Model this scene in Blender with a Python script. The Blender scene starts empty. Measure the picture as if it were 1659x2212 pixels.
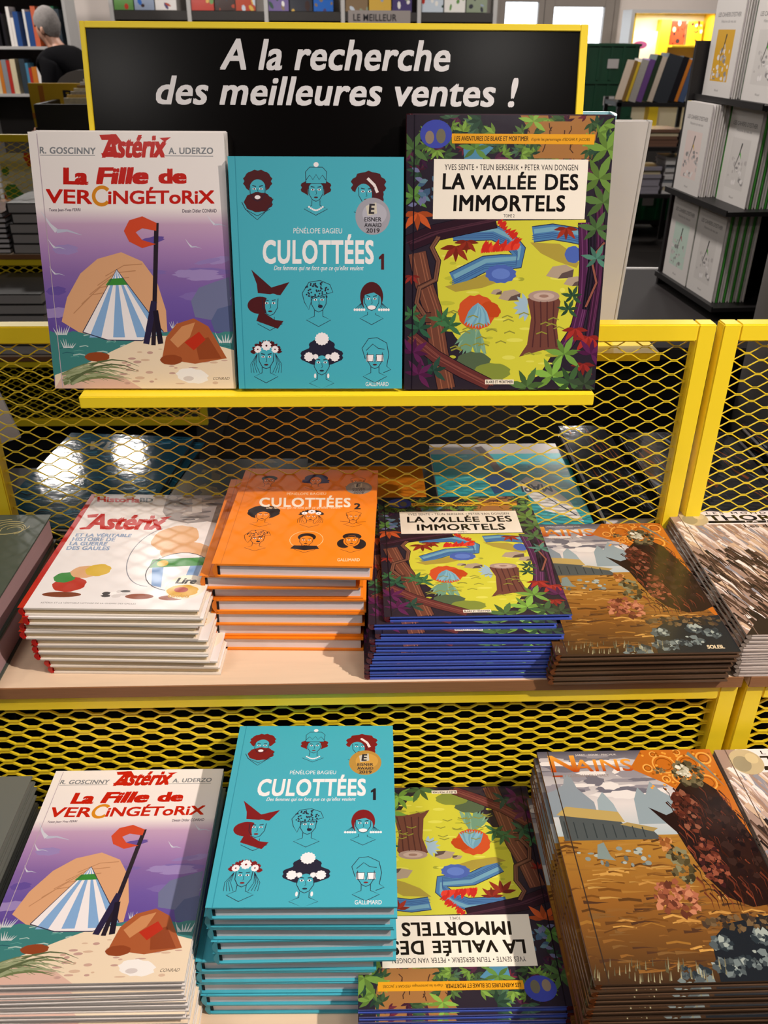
import bpy, math, random
from mathutils import Vector, Matrix
random.seed(7)
S = bpy.context.scene
COL = S.collection
R = math.radians

# ------------------------------------------------------------------ camera
FPX, PITCH, YAW, ROLL, CAMH = 1827.17, R(29.6246), R(-1.9853), R(0.4149), 1.6
CAM = Vector((0, 0, CAMH))
def _axes():
    cp, sp = math.cos(PITCH), math.sin(PITCH)
    Z = Matrix.Rotation(YAW, 3, 'Z')
    r = Z @ Vector((1, 0, 0)); f = Z @ Vector((0, cp, -sp)); u = Z @ Vector((0, sp, cp))
    return math.cos(ROLL)*r + math.sin(ROLL)*u, -math.sin(ROLL)*r + math.cos(ROLL)*u, f
CR, CU, CF = _axes()
def ray(x, y): return CF + CR*((x-829.5)/FPX) + CU*((1106-y)/FPX)
def pz(x, y, z): d = ray(x, y); return CAM + d*((z-CAMH)/d.z)      # photo pixel -> point at height z
def py(x, y, Y): d = ray(x, y); return CAM + d*(Y/d.y)             # photo pixel -> point at depth Y
def pp(x, y, o, n): d = ray(x, y); return CAM + d*((Vector(o)-CAM).dot(n)/d.dot(n))

cam = bpy.data.cameras.new('camera'); co = bpy.data.objects.new('camera', cam); COL.objects.link(co)
M = Matrix.Identity(4)
for i, v in enumerate((CR, CU, -CF)):
    for j in range(3): M[j][i] = v[j]
M.translation = CAM
co.matrix_world = M
cam.sensor_fit = 'VERTICAL'; cam.sensor_height = 24; cam.lens = 24*FPX/2212
cam.clip_start = .02; cam.clip_end = 100
cam.dof.use_dof = True; cam.dof.focus_distance = 1.12; cam.dof.aperture_fstop = 7.5
S.camera = co

# ------------------------------------------------------------------ world, lights, exposure
w = bpy.data.worlds.new('daylight'); S.world = w; w.use_nodes = True
bg = w.node_tree.nodes['Background']; bg.inputs[0].default_value = (.86, .93, 1, 1); bg.inputs[1].default_value = 5.0
S.view_settings.view_transform = 'Standard'; S.view_settings.look = 'None'
S.view_settings.exposure = -0.22; S.view_settings.gamma = 1.0; S.view_settings.use_curve_mapping = False
def lamp(name, kind, loc, target, energy, color, size=.1, angle=None, blend=.5, sy=None):
    l = bpy.data.lights.new(name, kind); l.energy = energy; l.color = color
    if kind == 'AREA':
        l.size = size
        if sy: l.shape = 'RECTANGLE'; l.size_y = sy
        else: l.shape = 'DISK'
    else:
        l.shadow_soft_size = size
    if kind == 'SPOT': l.spot_size = R(angle); l.spot_blend = blend
    o = bpy.data.objects.new(name, l); COL.objects.link(o); o.location = loc
    o.rotation_euler = (Vector(target)-Vector(loc)).to_track_quat('-Z', 'Y').to_euler()
    return o
WARM = (1, .87, .75); NEUT = (1, .94, .88)
lamp('key_spot', 'SPOT', (1.62, -.12, 3.0), (.22, .78, .7), 390, WARM, .03, 52, 1.0)
lamp('rack_fill_spot', 'SPOT', (.3, 2.2, 3.1), (1.15, 2.65, 1.2), 200, NEUT, .08, 46, .7)  # added spot, placed only to brighten the white albums
lamp('left_spot', 'SPOT', (-1.75, -.55, 3.0), (-.1, .9, .9), 40, WARM, .05, 62, .7)
for x, y, e, d in ((-1.33, -2.8, 7, .3), (.75, -2.5, 7, .3), (-.75, .35, 12, .4), (.75, .25, 12, .4), (-1.15, 4.15, 9, .16), (-.9, -1.1, 6, .4), (.5, -1.2, 6, .4), (-2.3, 5.9, 26, .25), (-1.8, 6.1, 12, .2), (1.9, 7.0, 30, .3), (-3.4, 7.2, 75, .3), (2.8, 6.4, 40, .3), (-.9, 8.6, 50, .3), (1.4, 8.4, 40, .3), (-3.2, 9.0, 30, .3), (3.4, 8.7, 30, .3)):  # overhead pair and nearest pair behind the camera are added fill
    lamp('downlight_and_fill', 'AREA', (x, y, 3.13), (x, y, 0), e, NEUT, d)

# ------------------------------------------------------------------ materials
def lin(c):
    if isinstance(c, str):
        c = tuple(int(c[i:i+2], 16)/255 for i in (0, 2, 4))
    return tuple((v/12.92 if v <= .04045 else ((v+.055)/1.055)**2.4) for v in c)
MATS = {}
def mat(name, c, rough=.5, metal=0, spec=.5, noise=0, nscale=8, bump=0, bscale=60, emit=0, coat=0, stretch=None, c2=None):
    if name in MATS: return MATS[name]
    m = bpy.data.materials.new(name); m.use_nodes = True; nt = m.node_tree; b = nt.nodes['Principled BSDF']
    col = (*lin(c), 1)
    b.inputs['Base Color'].default_value = col; b.inputs['Roughness'].default_value = rough
    b.inputs['Metallic'].default_value = metal; b.inputs['Specular IOR Level'].default_value = spec
    b.inputs['Coat Weight'].default_value = coat; b.inputs['Coat Roughness'].default_value = .08
    tc = nt.nodes.new('ShaderNodeTexCoord')
    def nz(scale):
        n = nt.nodes.new('ShaderNodeTexNoise'); n.inputs['Scale'].default_value = scale; n.inputs['Detail'].default_value = 5
        if stretch:
            mp = nt.nodes.new('ShaderNodeMapping'); mp.inputs['Scale'].default_value = stretch
            nt.links.new(tc.outputs['Object'], mp.inputs[0]); nt.links.new(mp.outputs[0], n.inputs['Vector'])
        else: nt.links.new(tc.outputs['Object'], n.inputs['Vector'])
        return n
    if noise:
        n = nz(nscale); mx = nt.nodes.new('ShaderNodeMix'); mx.data_type = 'RGBA'
        mx.inputs[6].default_value = col
        d = lin(c2) if c2 else tuple(v*(1-noise) for v in col[:3])
        mx.inputs[7].default_value = (*d, 1)
        nt.links.new(n.outputs[0], mx.inputs[0]); nt.links.new(mx.outputs[2], b.inputs['Base Color'])
    if bump:
        n = nz(bscale); bp = nt.nodes.new('ShaderNodeBump'); bp.inputs['Strength'].default_value = bump; bp.inputs['Distance'].default_value = .002
        nt.links.new(n.outputs[0], bp.inputs['Height']); nt.links.new(bp.outputs[0], b.inputs['Normal'])
    if emit:
        b.inputs['Emission Color'].default_value = col; b.inputs['Emission Strength'].default_value = emit
    MATS[name] = m; return m
def attr_mat(name, rough, bump=0, coat=0):
    m = mat(name, 'ffffff', rough, coat=coat, bump=bump, bscale=45)
    nt = m.node_tree; a = nt.nodes.new('ShaderNodeAttribute'); a.attribute_name = 'Col'
    nt.links.new(a.outputs['Color'], nt.nodes['Principled BSDF'].inputs['Base Color']); return m
def objcol_mat(name, rough):
    m = mat(name, 'ffffff', rough)
    nt = m.node_tree; a = nt.nodes.new('ShaderNodeObjectInfo')
    n = nt.nodes.new('ShaderNodeTexNoise'); n.inputs['Scale'].default_value = 25
    hv = nt.nodes.new('ShaderNodeHueSaturation'); mr = nt.nodes.new('ShaderNodeMapRange')
    mr.inputs['To Min'].default_value = .7; mr.inputs['To Max'].default_value = 1.25
    nt.links.new(n.outputs[0], mr.inputs[0]); nt.links.new(mr.outputs[0], hv.inputs['Value'])
    nt.links.new(a.outputs['Color'], hv.inputs['Color']); nt.links.new(hv.outputs[0], nt.nodes['Principled BSDF'].inputs['Base Color'])
    return m
YELLOW = mat('yellow_paint', 'ffe12e', .38, noise=.06, nscale=6, bump=.05, bscale=300)
WOOD = mat('beige_laminate', 'e3c8ac', .5, noise=.12, nscale=14, stretch=(1, 12, 1))
PLY = mat('plywood_edge', '9a6a44', .6, noise=.35, nscale=30, stretch=(1, 1, 25))
BLACK = mat('black_panel', '080606', .2, spec=.25, bump=.03, bscale=12)
DARK = mat('dark_interior', '0e0c0c', .8, noise=.2)
DKMETAL = mat('dark_metal', '1b1818', .5, noise=.15)
PAGES = mat('page_paper', 'efe9ee', .8, noise=.1, nscale=40, stretch=(.3, .3, 60))
CREAM = mat('cream_paper', 'ecd6ae', .8, noise=.1, nscale=40, stretch=(.3, .3, 60))
PINK = mat('rosy_page_edges', 'a98a8e', .8, noise=.2, nscale=40, stretch=(.3, .3, 90))
ENDP = mat('black_endpaper', '17131b', .7, noise=.2)
GLOSSP = attr_mat('printed_gloss', .2, .05); GLOSSX = attr_mat('printed_high_gloss', .07, .12)
SATINP = attr_mat('printed_satin', .42)
OBJC = objcol_mat('cover_card', .35)

# ------------------------------------------------------------------ mesh helpers
class MB:
    def __init__(s): s.v = []; s.f = []; s.m = []
    def box(s, a, b, m=0):
        (x0, y0, z0), (x1, y1, z1) = a, b; k = len(s.v)
        s.v += [(x, y, z) for z in (z0, z1) for x, y in ((x0, y0), (x1, y0), (x1, y1), (x0, y1))]
        fs = [(0, 3, 2, 1), (4, 5, 6, 7), (0, 1, 5, 4), (1, 2, 6, 5), (2, 3, 7, 6), (3, 0, 4, 7)]
        s.f += [tuple(k+i for i in q) for q in fs]; s.m += [m]*6; return s
    def prism(s, pts, y0, y1, axis='y', m=0):
        k = len(s.v); n = len(pts)
        def P(p, t): return {'y': (p[0], t, p[1]), 'z': (p[0], p[1], t), 'x': (t, p[0], p[1])}[axis]
        s.v += [P(p, y0) for p in pts]+[P(p, y1) for p in pts]
        s.f += [tuple(k+i for i in range(n)), tuple(k+n+i for i in reversed(range(n)))]
        s.f += [(k+i, k+n+i, k+n+(i+1) % n, k+(i+1) % n) for i in range(n)]; s.m += [m]*(n+2); return s
    def sweep(s, pts, hw, hd, m=0):                 # strip in the xz plane: half width hw, half depth hd
        k = len(s.v); n = len(pts)
        for i, (x, z) in enumerate(pts):
            a = pts[max(i-1, 0)]; b = pts[min(i+1, n-1)]; L = math.hypot(b[0]-a[0], b[1]-a[1]) or 1
            nx, nz = -(b[1]-a[1])/L*hw, (b[0]-a[0])/L*hw
            s.v += [(x+nx, -hd, z+nz), (x+nx, hd, z+nz*.2), (x-nx, hd, z-nz), (x-nx, -hd, z-nz*.2)]
        for i in range(n-1):
            for j in range(4):
                q = (j+1) % 4; s.f.append((k+4*i+j, k+4*i+q, k+4*i+4+q, k+4*i+4+j)); s.m.append(m)
        return s
    def lathe(s, prof, n=24, c=(0, 0), m=0):
        k = len(s.v)
        for r, z in prof:
            s.v += [(c[0]+r*math.cos(2*math.pi*i/n), c[1]+r*math.sin(2*math.pi*i/n), z) for i in range(n)]
        for j in range(len(prof)-1):
            for i in range(n):
                s.f.append((k+j*n+i, k+j*n+(i+1) % n, k+(j+1)*n+(i+1) % n, k+(j+1)*n+i)); s.m.append(m)
        s.f += [tuple(k+i for i in reversed(range(n))), tuple(k+(len(prof)-1)*n+i for i in range(n))]; s.m += [m, m]
        return s
    def mesh(s, name, mats, bevel=0, smooth=False):
        me = bpy.data.meshes.new(name); me.from_pydata(s.v, [], s.f)
        for m in (mats if isinstance(mats, (list, tuple)) else [mats]): me.materials.append(m)
        me.polygons.foreach_set('material_index', s.m)
        if smooth: me.polygons.foreach_set('use_smooth', [True]*len(s.f))
        if bevel:
            import bmesh
            bm = bmesh.new(); bm.from_mesh(me)
            bmesh.ops.recalc_face_normals(bm, faces=bm.faces)
            bmesh.ops.bevel(bm, geom=bm.edges, offset=bevel, segments=2, affect='EDGES', clamp_overlap=True)
            bm.to_mesh(me); bm.free()
        me.update(); return me
def add(name, me, parent=None, loc=None, rot=None, label=None, cat=None, group=None, kind=None):
    o = bpy.data.objects.new(name, me); COL.objects.link(o)
    if parent: o.parent = parent
    if loc is not None: o.location = loc
    if rot is not None: o.rotation_euler = rot
    if label: o['label'] = label
    if cat: o['category'] = cat
    if group: o['group'] = group
    if kind: o['kind'] = kind
    return o
def box(name, a, b, m, parent=None, bevel=0, **k):
    return add(name, MB().box(a, b).mesh(name, m, bevel), parent, **k)
def boxc(name, a, b, m, parent=None, bevel=0, **k):      # mesh centred on its own base, object placed there
    c = ((a[0]+b[0])/2, (a[1]+b[1])/2, a[2]); h = [(b[i]-a[i])/2 for i in range(2)]
    return add(name, MB().box((-h[0], -h[1], 0), (h[0], h[1], b[2]-a[2])).mesh(name, m, bevel), parent, loc=c, **k)
ORD = ['first', 'second', 'third', 'fourth', 'fifth', 'sixth', 'seventh', 'eighth', 'ninth', 'tenth', 'eleventh', 'twelfth', 'thirteenth', 'fourteenth', 'fifteenth', 'sixteenth', 'seventeenth', 'eighteenth', 'nineteenth', 'twentieth', 'twenty-first', 'twenty-second', 'twenty-third', 'twenty-fourth']

# ------------------------------------------------------------------ room shell
FLOOR = mat('dark_floor', '1a1614', .9, spec=.15, noise=.2, nscale=1.5, bump=.02)
SIDEW = mat('brown_grey_wall', '463f3b', .8, noise=.1)
WALLM = mat('pale_wall', 'd9cdc6', .8, noise=.06, nscale=2)
CEIL = mat('grey_ceiling', '2b2826', .9, noise=.1)
XL, XR, YB, YF, ZC = -5.2, 4.6, -4.6, 10.2, 3.2
box('floor', (XL, YB, -.05), (XR, YF, 0), FLOOR, kind='structure')
box('ceiling', (XL, YB, ZC), (XR, YF, ZC+.05), CEIL, kind='structure')
box('wall_left', (XL-.1, YB, 0), (XL, YF, ZC), SIDEW, kind='structure')
box('wall_right', (XR, YB, 0), (XR+.1, YF, ZC), SIDEW, kind='structure')
box('wall_back', (XL, YB-.1, 0), (XR, YB, ZC), SIDEW, kind='structure')
# far wall with the glazed opening (window beside a door)
DX0, DX1, DT = 1.52, 2.72, 1.99
mb = MB().box((XL, YF, 0), (DX0, YF+.12, ZC)).box((DX1, YF, 0), (XR, YF+.12, ZC)).box((DX0, YF, DT), (DX1, YF+.12, ZC))
add('wall_front', mb.mesh('wall_front', WALLM), kind='structure')
GREYF = mat('grey_door_frame', '8a8078', .5, noise=.08)
def glazed(name, x0, x1, z0, z1, fw):
    f = MB()
    f.box((x0, YF-.02, z0), (x0+fw, YF+.08, z1)).box((x1-fw, YF-.02, z0), (x1, YF+.08, z1)).box((x0+fw, YF-.02, z1-fw), (x1-fw, YF+.08, z1)).box((x0+fw, YF-.02, z0), (x1-fw, YF+.08, z0+fw))
    e = add(name, f.mesh(name, GREYF, .004), kind='structure')
    g = mat('pane_glass', 'ffffff', .02); g.node_tree.nodes['Principled BSDF'].inputs['Transmission Weight'].default_value = 1
    box('pane', (x0+fw, YF+.03, z0+fw), (x1-fw, YF+.036, z1-fw), g, e)
glazed('window_1', DX0, 1.985, 0.0, 1.93, .06)
glazed('door_1', 1.99, DX1, 0.0, 1.93, .1)
box('trim_1', (DX0-.06, YF-.03, 1.93), (DX1+.05, YF, 2.6), GREYF, kind='structure')
mb = MB().box((DX0-.06, YF-.03, 0), (DX0, YF, 1.93)).box((DX1, YF-.03, 0), (DX1+.05, YF, 1.93)); add('trim_2', mb.mesh('trim_2', GREYF), kind='structure')
box('baseboard_front', (XL, YF-.015, 0), (DX0, YF, .1), DKMETAL, kind='structure')

# ------------------------------------------------------------------ tiered display units of yellow mesh
def mesh_panel(name, x0, x1, z0, z1, y, parent, cw=.0447, ch=.0205, hw=.0011, hd=.0012, b=.0085):
    mb = MB(); h = ch/2*1.0; p = cw/2; nrow = int((z1-z0)/h); ncol = int((x1-x0)/p)
    h = (z1-z0)/nrow; p = (x1-x0)/ncol
    for k in range(nrow):
        pts = []
        for i in range(ncol+1):
            z = z0 + (k if (i+k) % 2 == 0 else k+1)*h; x = x0+i*p
            off = hw*.9 if (i+k) % 2 == 0 else -hw*.9
            for s in (-1, 1):
                xx = min(max(x+s*b/2, x0), x1); pts.append((xx, z+off))
        mb.sweep(pts, hw, hd)
    return add(name, mb.mesh(name, YELLOW), parent, loc=(0, y, 0))
def tube(name, a, b, parent): return box(name, a, b, YELLOW, parent, .0018)
UW, T = .528, .025
DKTOP = mat('dark_laminate', '332e2c', .6, noise=.15)
def rect_frame(u, y, z0, z1, mname, **k):
    tube('frame_post', (-UW, y, z0), (-UW+T, y+T, z1), u); tube('frame_post', (UW-T, y, z0), (UW, y+T, z1), u)
    tube('frame_rail', (-UW+T, y, z1-T), (UW-T, y+T, z1), u); tube('frame_rail', (-UW+T, y, z0), (UW-T, y+T, z0+T), u)
    mesh_panel(mname, -UW+T, UW-T, z0+T, z1-T, y+T*.5, u, **k)
def shelf(u, y0, y1, z):
    s = box('shelf_board', (-UW, y0+.002, z-.017), (UW, y1, z), WOOD, u)
    box('edge_band', (-UW, y0, z-.017), (UW, y0+.002, z-.0004), PLY, s)
ZM, ZL = .868, .59
def unit(cx, dy, label, rz=0):
    u = add('book_display_unit', None, loc=(cx, dy, 0), rot=(0, 0, rz), label=label, cat='display stand', group='tiered yellow mesh book stands')
    shelf(u, .84, 1.137, ZM); shelf(u, .5, .845, ZL)
    box('rear_shelf_board', (-UW, 1.1625, ZM-.017), (UW, 1.47, ZM), DKTOP, u)
    rect_frame(u, 1.137, ZM-.017, 1.248, 'mesh_panel')
    rect_frame(u, .845, ZL-.017, ZM-.017, 'mesh_panel', hw=.0021, hd=.0022, b=.012)
    rect_frame(u, .505, .32, ZL-.017, 'mesh_panel', hw=.0017, hd=.002, b=.011)
    for s in (-1, 1):
        box('side_panel', (s*(UW-.004)-.002, .875, .33), (s*(UW-.004)+.002, 1.46, ZM-.018), DARK, u)
    box('shade_panel', (-UW+.01, 1.02, .33), (UW-.01, 1.03, ZM-.018), DARK, u)  # near-black sheet standing in for the shade behind the lower mesh
    box('floor_panel', (-UW, .535, .32), (UW, 1.46, .33), DARK, u)
    box('plinth', (-UW+.06, .58, 0), (UW-.06, 1.42, .32), DARK, u)
    return u
U0X = -.026
unit(U0X, 0, 'yellow mesh tiered stand carrying the black sign and standing albums')
unit(U0X+1.066, 0.0, 'yellow mesh tiered stand at the right edge beside the main stand')
unit(U0X-1.064, 0.0, 'yellow mesh tiered stand just entering at the left edge')
unit(-1.085, 2.41, 'yellow mesh tiered stand standing farther back behind the white seaside album')

# ------------------------------------------------------------------ flat printing: shapes and lettering on covers
TXT = {}
def text_mesh(s, bold, shear, space):
    key = (s, bold, shear, space)
    if key not in TXT:
        c = bpy.data.curves.new('lettering', 'FONT'); c.body = s; c.size = 1; c.offset = bold; c.shear = shear
        c.space_character = space; c.resolution_u = 3; c.align_x = 'LEFT'
        o = bpy.data.objects.new('lettering', c); me = bpy.data.meshes.new_from_object(o)
        vs = [(v.co.x, v.co.y) for v in me.vertices]; fs = [tuple(p.vertices) for p in me.polygons]
        x0 = min(v[0] for v in vs); x1 = max(v[0] for v in vs); y0 = min(v[1] for v in vs); y1 = max(v[1] for v in vs)
        TXT[key] = ([((x-x0)/(x1-x0), (y-y0)/(y1-y0)) for x, y in vs], fs, x1-x0)
        bpy.data.objects.remove(o); bpy.data.curves.remove(c); bpy.data.meshes.remove(me)
    return TXT[key]
def homography(src):                               # quad TL,TR,BR,BL -> unit square (u right, v up)
    import numpy as np
    dst = [(0, 1), (1, 1), (1, 0), (0, 0)]; A = []; b = []
    for (x, y), (u, v) in zip(src, dst):
        A += [[x, y, 1, 0, 0, 0, -u*x, -u*y], [0, 0, 0, x, y, 1, -v*x, -v*y]]; b += [u, v]
    h = np.linalg.solve(np.array(A, float), np.array(b, float))
    return lambda x, y: ((h[0]*x+h[1]*y+h[2])/(h[6]*x+h[7]*y+1), (h[3]*x+h[4]*y+h[5])/(h[6]*x+h[7]*y+1))
class Art:
    EPS = 4e-6
    def __init__(s, quad, W, H):
        s.W, s.H = W, H; s.h = homography(quad); s.v = []; s.f = []; s.c = []; s.bb = []; s.uv = False
    def P(s, p):
        u, v = p if s.uv else s.h(*p)
        return min(max(u, 0), 1)*s.W, min(max(v, 0), 1)*s.H
    def raw(s, pts, faces, cols, layer=None):
        q = [s.P(p) for p in pts]; b = len(s.v)
        x0, x1 = min(p[0] for p in q), max(p[0] for p in q); y0, y1 = min(p[1] for p in q), max(p[1] for p in q)
        k = 1+max([e[4] for e in s.bb if e[0] < x1 and e[1] > x0 and e[2] < y1 and e[3] > y0], default=0)
        if layer is not None: k = max(k-1, layer)
        s.bb.append((x0, x1, y0, y1, k)); s.v += [(*p, k*s.EPS) for p in q]
        for f in faces:
            s.f.append(tuple(b+i for i in f)); s.c.append([cols[i] if isinstance(cols, list) else cols for i in f])
    def poly(s, pts, c): s.raw(pts, [tuple(range(len(pts)))], lin(c))
    def grad(s, quad, ct, cb):                      # TL,TR,BR,BL with printed colour blend top to bottom
        a, b = lin(ct), lin(cb); s.raw(quad, [(0, 1, 2, 3)], [a, a, b, b])
    def rect(s, x0, y0, x1, y1, c): s.poly([(x0, y0), (x1, y0), (x1, y1), (x0, y1)], c)
    def ell(s, cx, cy, rx, ry, c, n=28, rot=0, wob=0, lobes=7):
        r = R(rot); pts = []
        for i in range(n):
            t = 2*math.pi*i/n; k = 1+wob*abs(math.sin(t*lobes/2))
            x, y = rx*k*math.cos(t), ry*k*math.sin(t)
            pts.append((cx+x*math.cos(r)-y*math.sin(r), cy+x*math.sin(r)+y*math.cos(r)))
        s.poly(pts, c)
    def line(s, pts, wd, c, taper=False):
        L = []; Q = []; n = len(pts)
        for i, (x, y) in enumerate(pts):
            a = pts[max(i-1, 0)]; b = pts[min(i+1, n-1)]; d = math.hypot(b[0]-a[0], b[1]-a[1]) or 1
            w = wd*(1-i/(n-1)*.92 if taper else 1)/2
            L.append((x-(b[1]-a[1])/d*w, y+(b[0]-a[0])/d*w)); Q.append((x+(b[1]-a[1])/d*w, y-(b[0]-a[0])/d*w))
        s.raw(L+Q, [(i, i+1, n+i+1, n+i) for i in range(n-1)], lin(c))
    def ring(s, cx, cy, rx, ry, wd, c, a0=0, a1=360, n=26):
        s.line([(cx+rx*math.cos(R(a0+(a1-a0)*i/n)), cy+ry*math.sin(R(a0+(a1-a0)*i/n))) for i in range(n+1)], wd, c)
    def leaf(s, x, y, L, ang, c, w=.32):
        a = R(ang); pts = []
        for t, k in ((0, 0), (.25, .8), (.5, 1), (.8, .5), (1, 0), (.8, -.5), (.5, -1), (.25, -.8)):
            dx, dy = t*L, k*w*L*.5; pts.append((x+dx*math.cos(a)-dy*math.sin(a), y+dx*math.sin(a)+dy*math.cos(a)))
        s.poly(pts, c)
    def sprig(s, x, y, L, ang, c, n=5, spread=150):
        for i in range(n): s.leaf(x, y, L*(1 if i % 2 else .85), ang-spread/2+spread*i/(n-1), c if i % 2 else tuple(v*.82 for v in hexc(c)))
    def text(s, t, x0, y0, x1, y1, c, bold=0, shear=0, space=1, dy=0, c2=None):   # box in picture px; dy: drop of right end
        vs, fs, wd = text_mesh(t, 0, shear, space)
        k, ky = bold*.8/wd, bold*.8                 # heavier faces: the same letters struck again a little apart, each a hair above the last
        for ox, oy in (((-1, -1), (1, -1), (-1, 1), (1, 1), (0, 0)) if bold else ((0, 0),)):
            q = [(a*(1-2*k)+k+ox*k, b*(1-2*ky)+ky+oy*ky) for a, b in vs]
            s.raw([(x0+(x1-x0)*a, y1+(y0-y1)*b+dy*a) for a, b in q], fs, [tuple(lin(c)[i]*b+lin(c2)[i]*(1-b) for i in range(3)) for a, b in q] if c2 else lin(c))
    def mesh(s, name, m):
        me = bpy.data.meshes.new(name); me.from_pydata(s.v, [], s.f); me.materials.append(m)
        a = me.color_attributes.new('Col', 'FLOAT_COLOR', 'CORNER'); d = []
        for cs in s.c:
            for c in cs: d += [*c, 1]
        a.data.foreach_set('color', d); me.update(); return me
def hexc(c): return tuple(int(c[i:i+2], 16)/255 for i in (0, 2, 4)) if isinstance(c, str) else c
def wave(x0, x1, y, amp, n, seed, slope=0):
    r = random.Random(seed); return [(x0+(x1-x0)*i/n, y+slope*i/n+r.uniform(-amp, amp)) for i in range(n+1)]

def art_sea():
    a = Art([(24, 45), (1521, 59), (1607, 1987), (242, 1980)], .225, .295)
    a.uv = True; bands = [(1, 'f3ece9'), (.72, 'efe6e6'), (.66, 'c2a0c0'), (.57, 'a883b6'), (.47, '8667a6'), (.36, '6f58a3'), (.2, '5b4595'), (0, '5b4595')]
    for (v1, c1), (v0, c0) in zip(bands, bands[1:]): a.grad([(0, v1), (1, v1), (1, v0), (0, v0)], c1, c0)
    a.uv = False
    r = random.Random(3)
    for i in range(16):
        x, y = r.uniform(190, 1500), r.uniform(850, 1500); a.ell(x, y, r.uniform(60, 170), r.uniform(14, 34), r.choice(['8f7bb6', '7d68ab', '644f9c', '9a86bd']), 18, r.uniform(-12, 4), .25)
    a.poly([(200, 1590)]+wave(200, 1590, 1560, 16, 24, 1)+[(1600, 1900), (225, 1900)], '3f7f7e')
    for i in range(46):
        x, y = r.uniform(215, 1560), r.uniform(1580, 1800); a.line([(x, y), (x+r.uniform(20, 50), y-8), (x+r.uniform(60, 100), y)], r.uniform(4, 9), r.choice(['2f6b6d', '5a9a94', '2a5a66', 'a9c4bf']))
    for x, y, k in ((290, 1560, 1), (720, 1590, .6), (340, 1660, .9), (1150, 1520, .7), (1480, 1360, 1.6), (1530, 1620, 1.2)):
        for j in range(7): a.line([(x+(j-3)*11*k, y+20*k), (x+(j-3)*22*k, y-r.uniform(10, 62)*k)], 12*k, 'ccd3d6', True)
    a.poly([(1270, 1330), (1330, 1230), (1440, 1190), (1560, 1150), (1575, 1480), (1400, 1470), (1300, 1450)], '6d7296')
    a.poly([(1420, 1480), (1470, 1390), (1580, 1360), (1590, 1560), (1450, 1560)], '56618a')
    a.poly([(240, 1880), (470, 1800), (700, 1690), (860, 1620), (1000, 1590), (1150, 1590), (1330, 1625), (1600, 1700), (1608, 1990), (240, 1990)], 'e9d5bb')
    a.poly([(242, 1980), (300, 1880), (520, 1850), (760, 1900), (900, 1985)], 'd9b3a4')
    for i in range(40):
        x, y = r.uniform(700, 1560), r.uniform(1660, 1960); a.ell(x, y, r.uniform(8, 40), r.uniform(4, 12), r.choice(['d3b49c', 'c9a596', 'bf9a90']), 12)
    # sandstone dune, striped beach tent, driftwood pole with pennant, red-brown boulders (plain seaside things)
    a.poly([(290, 1480), (330, 1300), (430, 1120), (560, 1010), (740, 960), (900, 1030), (1010, 1180), (1080, 1400), (1090, 1560), (600, 1600), (420, 1560)], 'd9a47c')
    for q in range(5): a.line([(380+q*60, 1420-q*70), (520+q*60, 1280-q*55), (700+q*50, 1250-q*50)], 7, 'b98560')
    a.poly([(705, 1090), (1060, 1560), (900, 1625), (640, 1620), (450, 1560)], 'efe9ec')
    for x0, x1 in ((500, 590), (680, 770), (860, 940), (1010, 1060)): a.poly([(705, 1090), (x1, 1600 if x1 < 950 else 1560), (x0, 1600 if x0 < 950 else 1580)], '84abd9')
    a.poly([(655, 1160), (755, 1155), (790, 1205), (622, 1210)], '3c8a3a'); a.line([(450, 1560), (705, 1090), (1060, 1560), (900, 1625), (640, 1620), (450, 1560)], 7, '3b3a52')
    a.line([(985, 1660), (1000, 1100), (1008, 740)], 34, '2a222c'); a.line([(930, 1650), (990, 1330)], 46, '2d2745'); a.line([(1040, 1650), (1000, 1400)], 40, '231d2b')
    a.poly([(1008, 740), (900, 690), (800, 720), (760, 800), (800, 880), (900, 930), (1004, 900), (900, 870), (850, 810), (900, 780), (1006, 800)], 'cf4a2c')
    a.poly([(1050, 1760), (1080, 1600), (1160, 1500), (1290, 1460), (1400, 1520), (1470, 1640), (1540, 1760), (1300, 1800)], 'a85a34'); a.poly([(1110, 1620), (1200, 1520), (1300, 1490), (1260, 1600), (1170, 1680)], 'c98a5c'); a.poly([(1300, 1640), (1400, 1600), (1500, 1760), (1330, 1770)], '8f4526')
    a.poly([(1220, 1640), (1330, 1560), (1380, 1620), (1290, 1700)], 'b8311f')
    for cx, cy, rx, ry in ((1120, 1770, 80, 36), (560, 1745, 90, 34)): a.ell(cx, cy, rx, ry, '8f4526', 20, 0, .08)
    a.ell(1280, 1890, 110, 50, 'f0ebe8', 22, 8, .18, 9); a.ell(1250, 1910, 40, 18, 'd2c8c6', 14)
    for i in range(34):
        x = 290+r.uniform(0, 90); y = 1890+r.uniform(-30, 60); L = r.uniform(160, 520); b = r.uniform(.1, .45)
        a.line([(x+L*t, y-math.sin(t*2.3)*L*b*.6+t*t*30) for t in (0, .2, .4, .6, .8, 1)], r.uniform(14, 26), r.choice(['6f7a52', '86906a', '5b6646', '97a07c']), True)
    for x, y, k in ((250, 780, 1), (235, 915, .45), (240, 1115, .38), (1275, 915, .4), (1450, 745, .5)):
        a.line([(x, y+20*k), (x-50*k, y-30*k), (x-120*k, y-130*k)], 34*k, 'cfd0de', True); a.line([(x, y+20*k), (x+80*k, y+15*k), (x+190*k, y+50*k)], 30*k, 'b9bbd2', True)
    G = '83868c'
    a.text('R. GOSCINNY', 118, 160, 545, 212, G, .035, 0, 1.05, 8); a.line([(122, 224), (540, 228)], 5, G)
    a.text('A. UDERZO', 1100, 170, 1440, 221, G, .035, 0, 1.05); a.line([(1070, 233), (1440, 237)], 5, G)
    RD = 'c2190e'
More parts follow.
